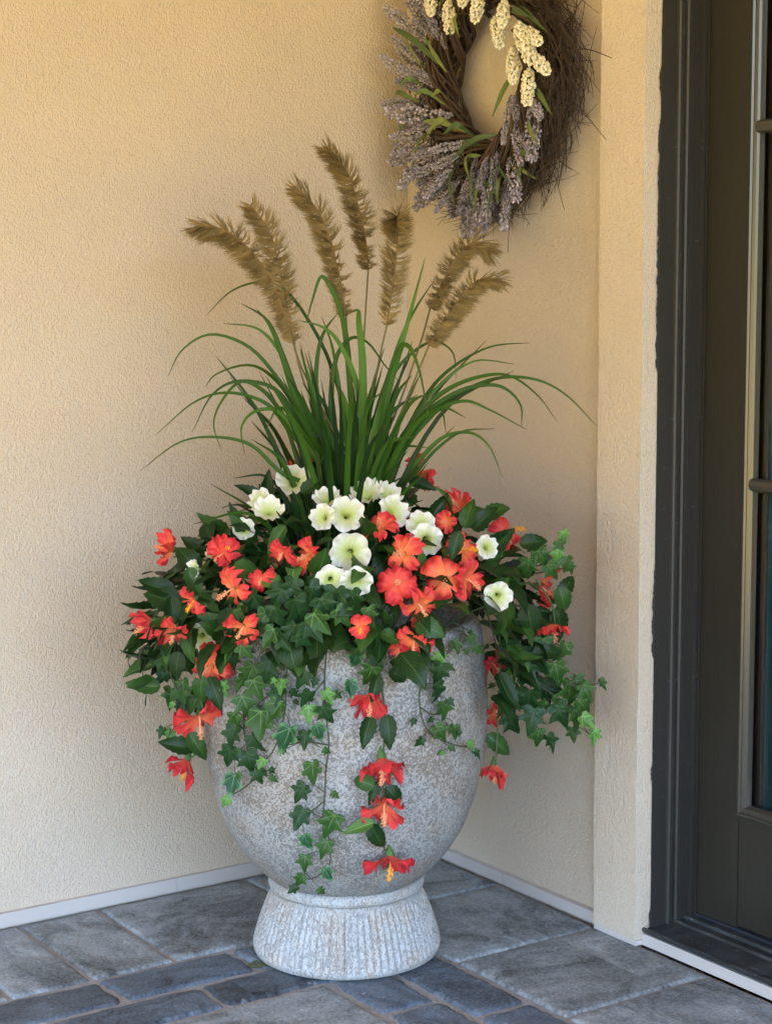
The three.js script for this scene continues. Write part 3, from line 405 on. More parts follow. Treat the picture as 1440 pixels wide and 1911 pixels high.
const VINES = {
  a: [[-23,661,268,-28,601,273,-29,546,278,-22,470,281,-27,432,279,-30,383,274,-32,337,265,-25,300,256,-22,262,243,-28,230,224,-60,204,201,-77,202,193],[-91,645,254,-95,589,259,-99,523,263,-111,475,259,-131,439,249,-161,429,230,-191,438,206],[-129,632,237,-159,554,230,-174,504,221,-161,429,230,-148,411,236,-182,369,204,-202,355,180],[-29,583,275,-54,554,274,-68,544,272],[-22,470,281,-64,474,274,-92,467,266],[-30,368,272,-56,346,263,-75,334,255],[-174,631,206,-199,575,193,-219,533,176],[-91,589,260,-130,549,248,-174,504,221]],
  c: [[196,668,185,216,650,161,203,629,178,181,610,205,169,589,218,166,542,226,180,501,217,190,470,208],[152,601,229,136,556,244,138,518,245,151,483,238,200,448,198,228,437,164],[138,527,245,156,513,234,172,510,223],[171,663,208,221,639,155,209,623,173]],
  r: [[294,625,60,339,544,60,404,494,60,454,432,60],[304,555,60,344,463,60,384,417,60],[354,565,60,423,524,60,473,529,60],[343,745,60,392,764,60,404,804,60],[353,735,60,397,743,60,420,746,60],[266,655,60,279,605,60,296,514,60,305,474,60]],
  l: [[-302,620,120,-313,561,120,-289,501,120,-317,449,120],[-331,640,120,-362,598,120],[-254,580,120,-245,520,120,-236,491,120]],
  t: [[49,665,265,63,609,266,74,534,271,73,458,272,72,429,271],[73,419,270,61,380,268,72,349,260],[71,339,257,61,308,253,82,250,223]],
  rh: [[284,655,60,289,565,60,285,474,60,280,372,60],[353,725,60,383,675,60,389,640,60]],
  lh: [[-252,688,120,-263,600,120,-250,521,120,-261,481,120],[-261,471,120,-257,426,120,-286,401,120],[-213,688,120,-291,708,120,-329,708,120],[-214,683,120,-291,679,120,-330,654,120]],
};
const BLADES = [
  [[26,869,-40,9,996,-33,-41,1155,-47,-120,1263,-60,-166,1267,-73,-213,1250,-87,-260,1206,-100],7.0],
  [[13,870,-30,-58,995,-17,-117,1085,-23,-176,1150,-30,-248,1172,-37,-301,1142,-43,-328,1094,-50],7.0],
  [[3,872,-10,-80,1051,20,-113,1140,30,-153,1184,40,-214,1194,50],9.0],
  [[8,878,0,-78,1051,40,-106,1135,60,-133,1200,80,-177,1230,100],10.0],
  [[-2,869,4,-91,989,43,-136,1048,62,-204,1070,82,-259,1057,101,-333,996,120],8.0],
  [[-2,863,0,-110,918,36,-167,973,52,-230,989,68,-291,982,84,-364,931,100],7.0],
  [[3,873,-4,-79,1011,29,-125,1076,42,-194,1089,54,-234,1067,67,-271,999,80],8.0],
  [[-2,871,-20,-100,1009,0,-149,1071,0,-187,1086,0,-223,1051,0,-239,1009,0,-225,957,0],7.0],
  [[7,869,-40,-71,1001,-36,-125,1084,-52,-174,1113,-68,-242,1095,-84,-265,1070,-100],8.0],
  [[-11,870,10,-79,990,54,-118,1038,78,-157,1037,102,-178,1012,126,-171,964,150],8.0],
  [[-6,875,10,-77,1003,60,-111,1044,90,-127,1022,120,-134,998,150],6.0],
  [[25,872,-16,15,1062,6,10,1141,9,-2,1215,11,-25,1267,13,-37,1278,15,-53,1238,18,-65,1196,20],11.0],
  [[35,873,0,37,1041,36,37,1132,52,31,1197,68,30,1216,84,18,1214,100],15.0],
  [[45,872,-8,60,995,22,83,1074,31,111,1164,41,130,1232,50,151,1310,60],14.0],
  [[58,874,4,78,1041,40,97,1120,56,110,1154,72,123,1150,88,139,1111,104,155,1028,120],12.0],
  [[8,872,-10,-20,1009,15,-21,1054,20,-16,1108,25,-2,1148,30,21,1167,35,47,1157,40,78,1116,45,103,1088,50],9.0],
  [[38,868,-4,32,1040,27,24,1090,37,2,1145,48,-19,1176,59,-41,1190,69,-76,1199,80],10.0],
  [[-2,868,0,-62,1007,36,-88,1065,52,-108,1133,68,-129,1191,84,-150,1220,100],13.0],
  [[-2,872,-10,-40,1010,18,-49,1069,26,-41,1154,34,-28,1185,42,-6,1212,50],10.0],
  [[58,866,-20,156,1013,0,215,1061,0,286,1090,0,357,1087,0,410,1060,0,470,1000,0],8.0],
  [[58,872,-10,114,991,17,179,1062,23,243,1092,30,301,1097,37,354,1062,43,391,1013,50],9.0],
  [[63,868,0,128,1000,33,173,1046,47,230,1076,60,287,1079,73,321,1048,87,323,1008,100],9.0],
  [[58,869,-36,121,999,-29,169,1077,-42,217,1118,-54,278,1147,-67,351,1153,-80],8.0],
  [[63,870,-30,132,1018,-20,186,1083,-30,246,1121,-40,322,1114,-50],7.0],
  [[73,863,-4,125,910,32,173,965,48,218,997,64,275,1003,80],7.0],
  [[83,858,0,143,946,36,189,988,52,235,994,68,264,973,84,289,916,100],7.0],
  [[48,869,-40,73,1017,-33,97,1101,-47,146,1148,-60,176,1156,-73,206,1135,-87,213,1086,-100],6.0],
  [[68,868,0,128,991,40,166,1036,60,180,1036,80,187,997,100],7.0],
  [[63,868,-4,118,970,29,173,1034,42,224,1052,54,270,1035,67,333,1001,80],8.0],
  [[48,870,-24,61,1019,-7,85,1096,-10,109,1167,-14,139,1225,-17,169,1269,-20],9.0],
  [[18,870,-30,-1,1017,-20,-11,1096,-30,-22,1155,-40,-40,1205,-50],9.0],
  [[18,872,-10,-30,1000,23,-63,1099,37,-76,1148,50],11.0],
  [[38,870,-30,49,1036,-23,64,1105,-37,77,1145,-50],10.0],
  [[23,869,8,-38,984,65,-75,1064,103,-96,1104,140],13.0],
  [[8,864,4,-48,973,56,-81,1034,88,-103,1060,120],12.0],
  [[58,869,4,98,1002,56,127,1053,88,155,1069,120],12.0],
  [[53,868,0,84,1021,47,103,1071,73,127,1101,100],12.0],
  [[33,874,4,15,1012,56,2,1063,88,-5,1084,120],13.0],
  [[63,864,8,118,992,56,156,1033,84,184,1044,112,221,1027,140],11.0],
  [[18,871,-20,-16,998,0,-40,1053,0,-55,1073,0],12.0],
  [[48,871,-20,64,1008,0,81,1062,0],13.0],
  [[28,870,-30,24,1016,-30,19,1075,-50],12.0],
];
const PLUMES = [
  [[-260,1369,50,-209,1361,50,-161,1322,50,-123,1265,50,-95,1182,50],[-77,1119,33,-20,1000,17,18,908,0],59,-0.55,-0.8],
  [[-170,1411,-60,-137,1364,-60,-118,1295,-60,-105,1225,-60,-93,1155,-60],[-71,1076,-40,-11,967,-20,23,908,0],51,-0.5,-0.2],
  [[-82,1441,0,-45,1400,0,-21,1342,0,-4,1274,0,7,1205,0],[10,1097,0,19,978,0,28,908,0],51,-0.85,-0.3],
  [[-27,1515,-40,9,1470,-40,29,1411,-40,42,1353,-40,48,1291,-40],[42,1205,-27,35,1077,-13,33,908,0],51,-0.85,-0.3],
  [[101,1360,160,101,1381,110,102,1349,60,95,1273,60,82,1189,60],[72,1147,40,51,1039,20,40,908,0],59,0,0],
  [[271,1324,-50,248,1342,-50,212,1313,-50,186,1268,-50,163,1219,-50],[144,1155,-33,94,1016,-17,48,908,0],49,0.5,-0.6],
  [[285,1274,30,248,1270,30,213,1234,30,184,1192,30,158,1152,30],[128,1078,20,94,999,10,53,908,0],49,0.5,-0.6],
];
const LAVENDER = [[-197,102,85,-292,160,100],[-180,106,85,-211,170,112],[-117,66,85,-131,133,124],[-209,47,85,-262,98,106],[-221,11,85,-285,59,118],[-140,-10,85,-206,25,100],[-216,-26,85,-288,-28,112],[-100,-72,85,-237,-53,124],[-175,-93,85,-267,-97,106],[-106,-78,85,-169,-88,118],[-181,-126,85,-279,-147,100],[-129,-156,85,-202,-186,112],[-39,-125,85,-103,-136,124],[-112,-196,85,-184,-243,106],[-72,-192,85,-100,-250,118],[-44,-193,85,-52,-255,100],[21,-187,85,51,-260,112],[26,-149,85,46,-209,124],[89,-191,85,106,-258,106],[94,-163,85,152,-236,118],[94,-44,85,93,-123,100],[114,-39,85,144,-87,112],[160,-68,85,209,-159,124],[104,-88,85,147,-167,106],[160,-56,85,221,-93,118],[-17,-156,85,-8,-218,100],[-140,88,85,-182,127,112],[-123,-130,85,-167,-145,124],[-72,-143,85,-123,-167,106],[47,-141,85,80,-213,118],[130,-103,85,164,-162,100],[-163,12,85,-230,37,112],[-95,-167,85,-126,-223,124],[-197,187,85,-232,226,106],[-180,211,85,-179,254,118]];
const WHITE_SPRIGS = [[-91,159,100,-54,95,125],[-153,187,100,-118,148,125],[13,164,100,36,122,125],[92,135,100,119,102,125],[61,105,100,109,48,125],[118,43,100,150,-20,125],[168,-2,100,195,-58,125],[178,24,100,253,-19,125],[133,87,100,209,4,125],[148,76,100,229,38,125],[-30,202,100,-7,155,125],[45,203,100,88,152,125],[127,149,100,179,176,125]];
const WREATH_LEAVES = [[-110,23,90,-245,121,130],[-191,-2,90,-222,-1,130],[-32,-107,90,-140,-78,130],[64,-117,90,-39,-163,130],[131,8,90,95,-87,130],[151,-95,90,237,-155,130],[64,-168,90,80,-280,130],[176,-45,90,275,-98,130],[6,-154,90,21,-204,130],[127,-181,90,188,-222,130],[85,-194,90,111,-250,130],[-38,127,90,-14,77,130],[-21,-114,90,-67,-109,130],[-116,-45,90,-169,-23,130],[-77,-100,90,-123,-105,130],[115,114,90,264,50,130],[-144,43,90,-134,88,130],[-110,20,90,-111,82,130],[0,-132,90,0,-159,130],[33,-172,90,38,-266,130],[-105,-39,90,-106,-32,130],[105,116,90,210,86,130],[-76,119,90,-39,80,130]];

// ---------------------------------------------------------------- plants in the urn
const ROOT = V(0, 0.58, 0.0);
function rootNear(p, r) { const q = V(p.x * 0.35 + (r() - 0.5) * 0.06, 0.60, p.z * 0.35 + (r() - 0.5) * 0.06); return q; }
const hibLabels = {
  l: 'coral hibiscus bush spilling over the urn rim beside the long bare wall, flowers hanging low', c: 'coral hibiscus with large open blooms massed beside the white petunias',
  b: 'coral hibiscus half hidden behind the foot of the tall grass', r: 'coral hibiscus arching from the urn towards the door surround', t: 'coral hibiscus strand trailing down the front of the urn in a chain of flowers' };
const hib = {};
for (const k of 'lcbrt') {
  const r = rng(700 + k.charCodeAt(0)), t = hib[k] = thing('hibiscus_plant', hibLabels[k], 'hibiscus', AX, TURN, 'hibiscus plants in the urn');
  for (const [u, h, w, s, dx, dy, dz, open] of HIBISCUS[k]) {
    const p = V(u * MM, h * MM, w * MM), d = V(dx, dy, dz).normalize(), back = p.clone().addScaledVector(d, -0.03);
    hibiscusFlower(t, back.clone().addScaledVector(d, 0.012), d, s * MM * (k === 'c' ? 0.88 : 0.99), open, r);
    if (k !== 't' && h > 560) stem(t, rootNear(p, r), back.addScaledVector(d, -0.008), 0.0022, stemMat, 0.04);
  }
  for (const [u, h, w, s, dx, dy, tone] of HLEAF[k]) {
    const p = V(u * MM, h * MM, w * MM), tip = V(dx, dy, 0.25 * (r() - 0.3)).normalize(), L = s * MM * 1.12;
    aim(mesh('leaf', ovates[Math.floor(r() * 5)], hibLeafMats[tone], t), p.clone().addScaledVector(tip, -L * 0.5), tip, V((r() - 0.5) * 0.7, 0.35 + 0.4 * r(), 1), L);
  }
}
for (const [k, key] of [['t', 't'], ['r', 'rh'], ['l', 'lh']]) for (const v of VINES[key]) mesh('stem', tube(unpack(v), 0.0022, 0.0016, 5), stemMat, hib[k]);
// leaves that fill the mound, shared out to the nearest hibiscus
{
  const r = rng(811), rad = V(0.355, 0.265, 0.345), C0 = V(0, 0.60, 0);
  for (let k = 0; k < 640; k++) {
    const az = (r() - 0.5) * 2 * Math.PI, el = Math.asin(lerp(-0.30, 0.93, Math.pow(r(), 0.8))), inn = lerp(0.70, 1.05, Math.sqrt(r())), n = V(Math.sin(az) * Math.cos(el), Math.sin(el), Math.cos(az) * Math.cos(el));
    const p = V(C0.x + n.x * rad.x * inn, C0.y + n.y * rad.y * inn, C0.z + n.z * rad.z * inn);
    if (Math.hypot(p.x, p.z) < 0.10 && p.y > 0.80) continue;
    if (n.z > 0.15 && p.y < 0.63 && Math.abs(p.x) < 0.27) continue;
    if (p.x > 0.14 && p.x < 0.26 && n.z > 0.2 && p.y < 0.70) continue;
    const tip = V(n.x + (r() - 0.5) * 1.3, n.y * 0.6 - 0.35 + (r() - 0.5) * 1.2, n.z + (r() - 0.5) * 1.3).normalize(), L = 0.050 + 0.036 * r();
    const key = n.z < -0.45 ? 'b' : p.x < -0.07 ? 'l' : p.x > 0.13 ? 'r' : 'c';
    aim(mesh('leaf', ovates[Math.floor(r() * 5)], hibLeafMats[r() < 0.62 ? 0 : r() < 0.88 ? 1 : 2], hib[key]), p, tip, V(n.x + (r() - 0.5), n.y + 0.5 + (r() - 0.5) * 0.8, n.z + (r() - 0.5)), L);
  }
}
const petLabels = { l: 'few creamy white petunias among the hibiscus beside the long bare wall', c: 'main cluster of white petunias with yellow-green throats below the grass', r: 'pair of white petunias among hibiscus on the door side of the urn' };
for (const k of 'lcr') {
  const r = rng(730 + k.charCodeAt(0)), t = thing('petunia_plant', petLabels[k], 'petunia', AX, TURN, 'petunia plants in the urn');
  for (const [u, h, w, s, dx, dy, dz] of PETUNIA[k]) {
    const p = V(u * MM, h * MM, w * MM), d = V(dx, dy, dz).normalize(); petuniaFlower(t, p, d, s * MM * 0.98, r);
    const b = p.clone().addScaledVector(d, -s * MM * 0.6); stem(t, rootNear(p, r), b, 0.0018, stemMat, 0.03);
  }
}
const ivyLabels = { a: 'ivy trailing in long strands down the bowl of the urn to its collar', c: 'short ivy strand curling down the urn past the hibiscus chain', r: 'thick ivy hanging free of the urn towards the door surround', l: 'ivy hanging free of the urn beside the long bare wall', m: 'broad dark ivy leaves lying over the urn rim under the petunias' };
for (const k of 'acrlm') {
  const r = rng(750 + k.charCodeAt(0)), t = thing('ivy_plant', ivyLabels[k], 'ivy', AX, TURN, 'ivy plants in the urn'), stems = (VINES[k] ?? []).map(unpack);
  if (k !== 'm') for (const s of stems) {              // small leaves up and down every strand
    const c = new THREE.CatmullRomCurve3(s), len = c.getLength(), n = Math.floor(len / 0.024);
    for (let i = 1; i < n; i++) {
      if (r() < 0.5) continue;
      const q = c.getPoint(i / n), sd = i % 2 ? 1 : -1, off = V(sd * (0.008 + 0.016 * r()), -0.004 - 0.008 * r(), 0.004 + 0.012 * r()), L = 0.013 + 0.020 * r() * r(), tip = V(sd * (0.2 + 0.7 * r()), -0.9 + 0.5 * r(), 0.3 * r()), b = q.clone().add(off);
      aim(mesh('leaf', ivies[Math.floor(r() * 5)], ivyMats[[0, 1, 1, 2, 0, 0, 1][Math.floor(r() * 7)]], t), b, tip, V(q.x * 2 + (r() - 0.5), 0.3, 1 + (r() - 0.5) * 0.5), L);
      mesh('leaf_stalk', tube([q, b.clone().addScaledVector(tip, L * 0.05)], 0.0008, 0.0007, 4, 2), vineMat, t);
    }
  }
  for (const s of stems) mesh('vine', tube(s, 0.0016, 0.0011, 5), vineMat, t);
  for (const [u, h, w, s, tone] of IVY[k]) {
    const p = V(u * MM, h * MM, w * MM), n = k === 'm' ? V(p.x * 2, (p.y - 0.6) * 2, p.z * 2.2) : k === 'r' || k === 'l' ? V(p.x * 0.6, 0.35, 1) : V(p.x * 2.2, 0.35, p.z * 2.2 + 0.35), tip = V((r() - 0.5) * (k === 'm' ? 2.2 : 1.2) + p.x * 0.6, -0.75 - 0.3 * r(), 0.25 + (r() - 0.5) * 0.6).normalize(), L = s * MM * (k === 'm' ? 0.98 : 1.12);
    const b = p.clone().addScaledVector(tip, -L * 0.45), wild = k === 'm' ? 1.7 : 0.9, face = n.normalize().add(V((r() - 0.5) * wild, 0.5 * (r() - 0.2), (r() - 0.5) * 0.6));
    aim(mesh('leaf', ivies[Math.floor(r() * 5)], ivyMats[k === 'm' && r() < 0.35 ? 1 : tone], t), b, tip, face, L);
    let best = null, bd = 1; for (const st of stems) for (const q of st) { const d = q.distanceTo(b); if (d < bd) { bd = d; best = q; } }
    if (best && bd < 0.09 && bd > 0.008) stem(t, best, b.clone().addScaledVector(tip, L * 0.06), 0.0009, vineMat, 0.006, 'leaf_stalk');
  }
}

// ---------------------------------------------------------------- fountain grass with plumes
{
  const grass = thing('fountain_grass', 'tall green fountain grass with seven golden plumes rising from the urn', 'grass', AX, TURN), r = rng(901);
  const bladeMap = (c, seed) => texture(128, (u, v) => { const n = 0.82 + 0.36 * vnoise(u * 22, v * 3, 9999, seed), mid = smooth(0.10, 0.02, Math.abs(u - 0.5)), dry = smooth(0.80, 1.0, v + 0.06 * (vnoise(u * 6, v * 30, 9999, seed + 2) - 0.5)); return [0, 1, 2].map((i) => lerp(c[i] * n * (1 + 0.25 * mid), [0.06, 0.052, 0.016][i], dry * 0.7)); }, true);
  const mats = [[0.018, 0.058, 0.005], [0.031, 0.084, 0.007], [0.058, 0.130, 0.016], [0.008, 0.028, 0.004]].map((c, i) => P({ map: bladeMap(c, 911 + i * 7), roughness: 0.5, specularIntensity: 0.4, transmission: 0.12, thickness: 0 }));
  function ribbon(pts, width, fold, seed) {
    const c = new THREE.CatmullRomCurve3(pts, false, 'centripetal'), n = Math.max(10, pts.length * 4), q = rng(seed), tw = (q() - 0.5) * 1.6, face0 = V((q() - 0.5) * 0.5, 0.15, 1).normalize(), pos = [], uv = [], idx = [];
    for (let k = 0; k <= n; k++) {
      const t = k / n, p = c.getPoint(t), T = c.getTangent(t), f = face0.clone().applyAxisAngle(T, tw * t), X = new THREE.Vector3().crossVectors(T, f).normalize(), Z = new THREE.Vector3().crossVectors(X, T), w = width * 0.5 * (t < 0.35 ? lerp(0.8, 1, t / 0.35) : Math.pow(1 - (t - 0.35) / 0.65, 0.75)) + 0.0004;
      for (const s of [-1, 0, 1]) { pos.push(p.x + X.x * s * w + Z.x * (Math.abs(s) * w * fold), p.y + X.y * s * w + Z.y * (Math.abs(s) * w * fold), p.z + X.z * s * w + Z.z * (Math.abs(s) * w * fold)); uv.push(0.5 + 0.5 * s, t); }
    }
    for (let k = 0; k < n; k++) for (let i = 0; i < 2; i++) { const a = k * 3 + i; idx.push(a, a + 1, a + 4, a, a + 4, a + 3); }
    return geo(pos, idx, uv);
  }
  BLADES.forEach((b, i) => { const pts = unpack(b[0]); pts.unshift(V(pts[0].x * 0.5, 0.60, pts[0].z * 0.5)); mesh('blade', ribbon(pts, b.at(-1) * MM * 1.05, 0.35, 920 + i), mats[i % 7 === 2 || b.at(-1) > 13.5 ? 2 : i % 3 === 0 ? 0 : 1], grass); });
  for (let k = 0; k < 96; k++) {                       // the crowd of shorter blades at the heart of the clump
    const az = r() * 6.28, lean = 0.06 + 0.30 * r() * r(), L = lerp(0.22, 0.44, r()), dx = Math.sin(az), dz = Math.cos(az), b = V(dx * 0.05 * r(), 0.60, dz * 0.05 * r()), droop = r() < 0.4 ? 0.10 * r() : 0;
    const p1 = V(b.x + dx * lean * 0.22, 0.60 + L * 0.55, b.z + dz * lean * 0.22), p2 = V(b.x + dx * lean * 0.62, 0.62 + L * 0.98, b.z + dz * lean * 0.62), p3 = V(b.x + dx * lean * 1.05, 0.62 + L * 1.24 - droop, b.z + dz * lean * 1.05);
    mesh('blade', ribbon([b, p1, p2, p3], 0.007 + 0.006 * r(), 0.35, 1000 + k), mats[r() < 0.45 ? 3 : r() < 0.6 ? 0 : 1], grass);
  }
  const goldA = M({ color: lin(0.24, 0.165, 0.054), vertexColors: true, roughness: 0.7 }), goldB = M({ color: lin(0.20, 0.136, 0.043), vertexColors: true, roughness: 0.7 }), rachis = M({ color: lin(0.16, 0.095, 0.03), roughness: 0.75 }), stalkMat = M({ color: lin(0.12, 0.105, 0.035), roughness: 0.7 });
  PLUMES.forEach(([a, s, wd, bx, by], i) => {
    const pl = unpack(a), st = unpack(s), c = new THREE.CatmullRomCurve3(pl, false, 'centripetal'), q = rng(1100 + i), gs = [], W = wd * MM;
    const head = mesh('plume', tube([...pl], 0.0010, 0.0017, 5, 24), rachis, grass);
    mesh('stalk', tube([pl.at(-1), ...st, V(st.at(-1).x * 0.5, 0.6, st.at(-1).z * 0.5)], 0.0017, 0.0021, 5, 20), stalkMat, grass);
    const bias = V(bx, by, 0), one = bias.length() > 0.1, N = 330;
    for (let k = 0; k < N; k++) {                        // small tufts of hairs that close up at their tips
      const t = (k + q()) / N, p0 = c.getPoint(t), T = c.getTangent(t).negate(), X = new THREE.Vector3().crossVectors(T, V(0.05, 0.1, 1)).normalize(), Z = new THREE.Vector3().crossVectors(X, T), az = q() * 6.28;
      const env = (0.40 + 0.60 * Math.pow(Math.sin(Math.PI * clamp(0.10 + 0.82 * t)), 0.7)) * (0.7 + 0.3 * q()), side = X.clone().multiplyScalar(Math.cos(az)).addScaledVector(Z, Math.sin(az) * 0.5).addScaledVector(bias, one ? 0.8 : 0).normalize();
      const L = W * (one ? 0.66 : 0.58) * env, up = 0.15 + 0.55 * q(), tip = p0.clone().addScaledVector(side, L).addScaledVector(T, L * (up + 0.15)).add(V(0, -L * 0.18 * q(), 0)), nh = 7 + Math.floor(q() * 3), tone0 = 0.6 + 0.55 * q();
      for (let h = 0; h < nh; h++) {
        const p = c.getPoint(clamp(t + (q() - 0.5) * 0.02)), m1 = p.clone().lerp(tip, 0.5).addScaledVector(T, -L * 0.10 + (q() - 0.5) * L * 0.16).addScaledVector(Z, (q() - 0.5) * L * 0.15), m2 = tip.clone().addScaledVector(side, (q() - 0.65) * L * 0.42).addScaledVector(T, (q() - 0.5) * L * 0.42).addScaledVector(Z, (q() - 0.5) * L * 0.10);
        const wv = 0.00036 + 0.0002 * q(), n = new THREE.Vector3().crossVectors(side, T).normalize(), cr = new THREE.Vector3().crossVectors(m2.clone().sub(p).normalize(), n).normalize(), pos = [];
        for (const [pt, w] of [[p, 0.7], [m1, 1], [m2, 0.25]]) pos.push(pt.x + cr.x * wv * w, pt.y + cr.y * wv * w, pt.z + cr.z * wv * w, pt.x - cr.x * wv * w + n.x * wv * 0.6, pt.y - cr.y * wv * w + n.y * wv * 0.6, pt.z - cr.z * wv * w + n.z * wv * 0.6);
        gs.push(geo(pos, [0, 1, 3, 0, 3, 2, 2, 3, 5, 2, 5, 4], null, Array(18).fill(tone0 * (0.75 + 0.5 * q()))));
      }
    }
    const br = mesh('bristles', mergeGeometries(gs), i % 3 === 1 ? goldA : goldB, head); br.userData.kind = 'stuff';
  });
}

// ---------------------------------------------------------------- wreath
{
  const w = thing('wreath', 'twig wreath with lavender and white sprigs hanging on the stucco wall', 'wreath', [WX, 1.672, 0.375], -Math.PI / 2), r = rng(1201);
  const vineC = M({ map: texture(128, (u, v) => { const n = 0.6 + 0.8 * fbm(u * 3, v * 24, 24, 1203, 3); return [0.052 * n, 0.028 * n, 0.016 * n]; }, true), roughness: 0.85 }), twigC = M({ color: lin(0.050, 0.031, 0.019), roughness: 0.9 });
  for (let k = 0; k < 34; k++) {                        // twisted vines of the ring
    const ph = r() * 6.28, turns = 2 + Math.floor(r() * 3), rr = 0.012 + 0.026 * Math.sqrt(r()), a0 = r() * 6.28, span = 4.2 + 2.0 * r(), pts = [];
    for (let j = 0; j <= 26; j++) { const a = a0 + span * j / 26, b = ph + turns * (a - a0), R = 0.158 + rr * Math.cos(b) + 0.006 * (vnoise(a * 3, k, 9999, 1207) - 0.5); pts.push(V(Math.cos(a) * R, Math.sin(a) * R, 0.062 + rr * Math.sin(b) * 1.1)); }
    mesh('vine', tube(pts, 0.0035 + 0.002 * r(), 0.0025, 5, 60), vineC, w);
  }
  const tw = [];
  for (let k = 0; k < 1000; k++) {                      // brush of fine twigs sweeping outwards and round
    let a = r() * 6.28; if (r() < 0.45) a = -1.9 + 3.0 * r(); const R0 = 0.165 + 0.03 * r(), L = 0.035 + 0.10 * r() + (r() < 0.08 ? 0.045 : 0), sw = (0.3 + 1.3 * r()) * (r() < 0.75 ? -1 : 1), z0 = 0.02 + 0.075 * r(), pts = [], kink = (r() - 0.5) * 1.4;
    const thin = Math.cos(a) < -0.3 ? 0.75 : Math.cos(a) > 0.4 ? 0.76 : 1; let wx = 0, wy = 0;
    for (let j = 0; j <= 4; j++) { const t = j / 4, R = R0 + L * thin * t * (1 - 0.12 * t), aa = a + sw * t * 0.62 + kink * Math.sin(t * 4) * 0.18; wx += (r() - 0.5) * 0.014; wy += (r() - 0.5) * 0.014; pts.push(V(Math.cos(aa) * R + wx, Math.sin(aa) * R - 0.008 * t + wy, z0 + (r() - 0.4) * 0.035 * t)); }
    for (const p of pts) p.z = Math.max(p.z, 0.006);
    tw.push(tube(pts, 0.0012 + 0.0006 * r(), 0.0005, 3, 7));
    if (r() < 0.5) { const p = pts[3], d = pts[4].clone().sub(pts[1]).normalize(); d.applyAxisAngle(V(0, 0, 1), (r() - 0.5) * 1.8); tw.push(tube([p, p.clone().addScaledVector(d, 0.03 + 0.02 * r())], 0.0009, 0.0005, 3, 2)); }
  }
  for (const [a, L] of [[-0.28, 0.22], [0.12, 0.20], [-0.75, 0.19], [-1.3, 0.19], [-2.6, 0.20], [0.5, 0.18]]) { const p = V(Math.cos(a) * 0.2, Math.sin(a) * 0.2, 0.07), q = V(Math.cos(a - 0.12) * (0.2 + L * 0.8), Math.sin(a - 0.12) * (0.2 + L * 0.8), 0.06); tw.push(tube([p, p.clone().lerp(q, 0.5).add(V(0.01, 0.012, 0)), q], 0.0016, 0.0007, 4, 6)); }
  mesh('twigs', mergeGeometries(tw), twigC, w).userData.kind = 'stuff';
  // sprigs: a stalk crowded with small florets, one unit long along +y
  function sprig(n, fat, size, seed, even) {
    const q = rng(seed), gs = [];
    for (let k = 0; k < n; k++) {
      const t = (k + q()) / n, env = fat * Math.pow(Math.sin(Math.PI * clamp(0.10 + 0.86 * (1 - t) * 0.9 + 0.04)), 0.75) * (0.55 + 0.45 * q()), a = q() * 6.28, g = new THREE.OctahedronGeometry(size * (0.7 + 0.6 * q()), even ? 1 : 0), p = g.attributes.position;
      g.rotateX(q() * 3); g.rotateY(q() * 3); g.scale(1, 1.25, 1); g.translate(Math.cos(a) * env, t * 0.97 + 0.02, Math.sin(a) * env); const m = geo(Array.from(p.array), [...Array(p.count).keys()], Array(p.count * 2).fill(0)); const sh = even ? 0.8 + 0.25 * q() : 0.35 + 0.85 * q() * q() + 0.2 * q(); m.setAttribute('color', new THREE.Float32BufferAttribute(Array(p.count * 3).fill(sh), 3)); gs.push(m);
    }
    return mergeGeometries(gs);
  }
  const lav = [sprig(270, 0.105, 0.021, 1), sprig(270, 0.12, 0.021, 2), sprig(250, 0.095, 0.022, 3)], wht = [sprig(280, 0.165, 0.029, 4, 1), sprig(280, 0.145, 0.029, 5, 1)];
  const lavMats = [[0.50, 0.45, 0.51], [0.43, 0.385, 0.44], [0.37, 0.33, 0.385], [0.32, 0.285, 0.34]].map((c) => M({ color: lin(...c), vertexColors: true, roughness: 0.85 })), whtMat = M({ color: lin(0.72, 0.68, 0.50), vertexColors: true, roughness: 0.8 });
  const greenMats = [[0.045, 0.075, 0.018], [0.075, 0.12, 0.024], [0.13, 0.16, 0.03]].map((c) => M({ color: lin(...c), roughness: 0.6 }));
  for (let k = 0; k < 22; k++) { const a = lerp(2.3, 5.2, (k + r()) / 22), R = 0.175 + 0.02 * r(), L = 0.085 + 0.03 * r(), sw = (r() - 0.5) * 0.5; LAVENDER.push([Math.cos(a) * R, Math.sin(a) * R, 0.06 + 0.03 * r(), Math.cos(a + sw) * (R + L), Math.sin(a + sw) * (R + L), 0.06 + 0.05 * r()].map((x) => x * 1000)); }
  LAVENDER.forEach((s, i) => { const [a, b] = unpack(s), d = b.clone().sub(a), L = d.length() * 1.22; const m = aim(mesh('lavender_sprig', lav[i % 3], lavMats[(i * 7) % 4], w), a, d, V(r() - 0.5, r() - 0.5, 1), L); if (L < 0.09) m.scale.set(0.085, L, 0.085); mesh('sprig_stalk', tube([V(Math.cos(Math.atan2(a.y, a.x)) * 0.17, Math.sin(Math.atan2(a.y, a.x)) * 0.17, 0.08), a.clone(), b.clone()], 0.0014, 0.001, 4, 6), greenMats[0], w); });
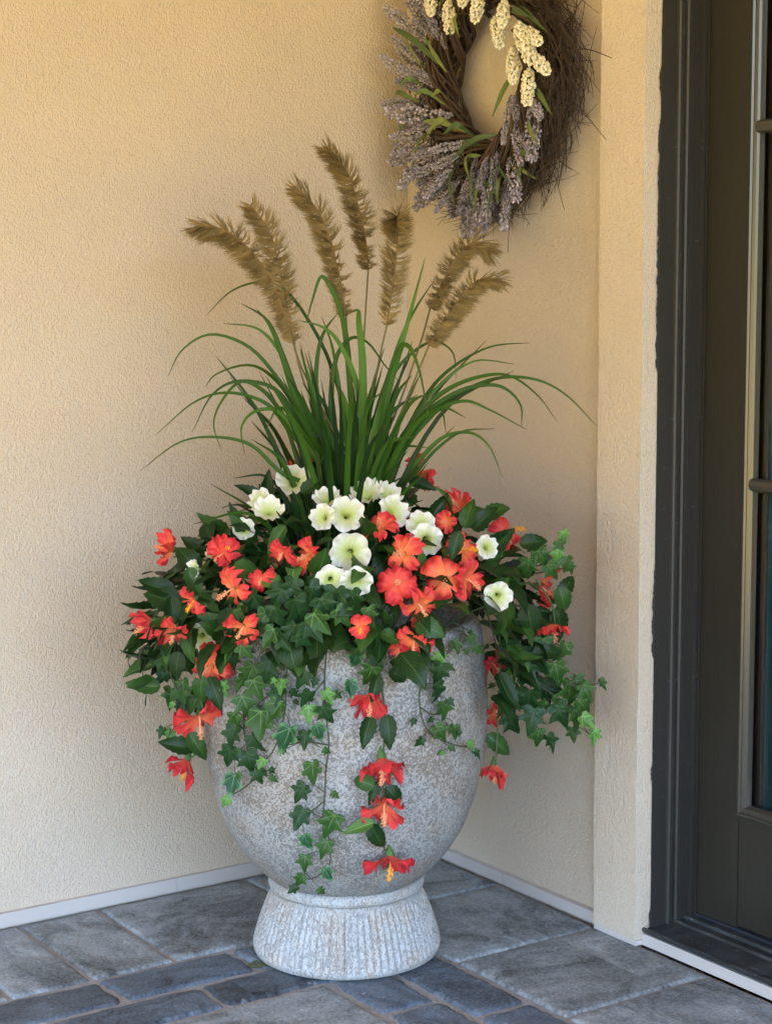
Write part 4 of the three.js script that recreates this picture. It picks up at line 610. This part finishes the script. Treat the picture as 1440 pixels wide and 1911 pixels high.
  WHITE_SPRIGS.forEach((s, i) => { const [a, b] = unpack(s), d = b.clone().sub(a), L = Math.max(0.085, d.length()); const m = aim(mesh('white_sprig', wht[i % 2], whtMat, w), a, d, V(r() - 0.5, r() - 0.5, 1), L); m.scale.set(Math.min(0.105, L), L, Math.min(0.105, L)); mesh('sprig_stalk', tube([V(Math.cos(Math.atan2(a.y, a.x)) * 0.17, Math.sin(Math.atan2(a.y, a.x)) * 0.17, 0.08), a.clone(), b.clone()], 0.0014, 0.001, 4, 6), greenMats[0], w); });
  const strap = (a, b, width, seed) => { const q = rng(seed), mid = a.clone().lerp(b, 0.5).add(V((q() - 0.5) * 0.03, 0.008 + 0.015 * q(), 0.012)), c = new THREE.CatmullRomCurve3([a, mid, b]); return sheet(2, 8, (u, v) => { const p = c.getPoint(v), t = c.getTangent(v), n = V(-t.y, t.x, 0).normalize(), k = width * Math.pow(Math.sin(Math.PI * clamp(v * 0.93 + 0.05)), 0.8) * (u - 0.5); return [p.x + n.x * k, p.y + n.y * k, p.z + Math.abs(u - 0.5) * width * 0.3]; }); };
  WREATH_LEAVES.forEach((s, i) => { const [a, b] = unpack(s); mesh('leaf', strap(a, b, 0.010 + 0.006 * r(), 1300 + i), greenMats[i % 3], w); });
  for (let k = 0; k < 20; k++) { const a = 0.9 + 4.7 * r(), R = 0.17 + 0.04 * r(), L = 0.06 + 0.07 * r(), sw = (r() - 0.5) * 0.9, p = V(Math.cos(a) * R, Math.sin(a) * R, 0.075 + 0.03 * r()), q = V(Math.cos(a + sw) * (R + L), Math.sin(a + sw) * (R + L), 0.08 + 0.05 * r()); mesh('leaf', strap(p, q, 0.006 + 0.005 * r(), 1400 + k), greenMats[Math.floor(r() * 3)], w); }
}

// moss in the joint at the foot of the pedestal
{
  const r = rng(1501), gs = [];
  for (let k = 0; k < 160; k++) { const a = r() * 6.28, q = 0.017 * Math.sqrt(r()), g = new THREE.OctahedronGeometry(0.0016 + 0.0016 * r()); g.rotateX(r() * 3); g.rotateY(r() * 3); g.translate(Math.cos(a) * q * 1.4, 0.004 * r() * (1 - q / 0.02), Math.sin(a) * q); gs.push(g); }
  const m = mesh('moss', mergeGeometries(gs), M({ color: lin(0.07, 0.075, 0.035), roughness: 1 }), scene); m.position.set(-0.655, -0.002, 0.462);
  m.userData = { label: 'small clump of dry moss in the paving joint against the urn pedestal', category: 'moss', kind: 'stuff' };
}

renderer.render(scene, camera);
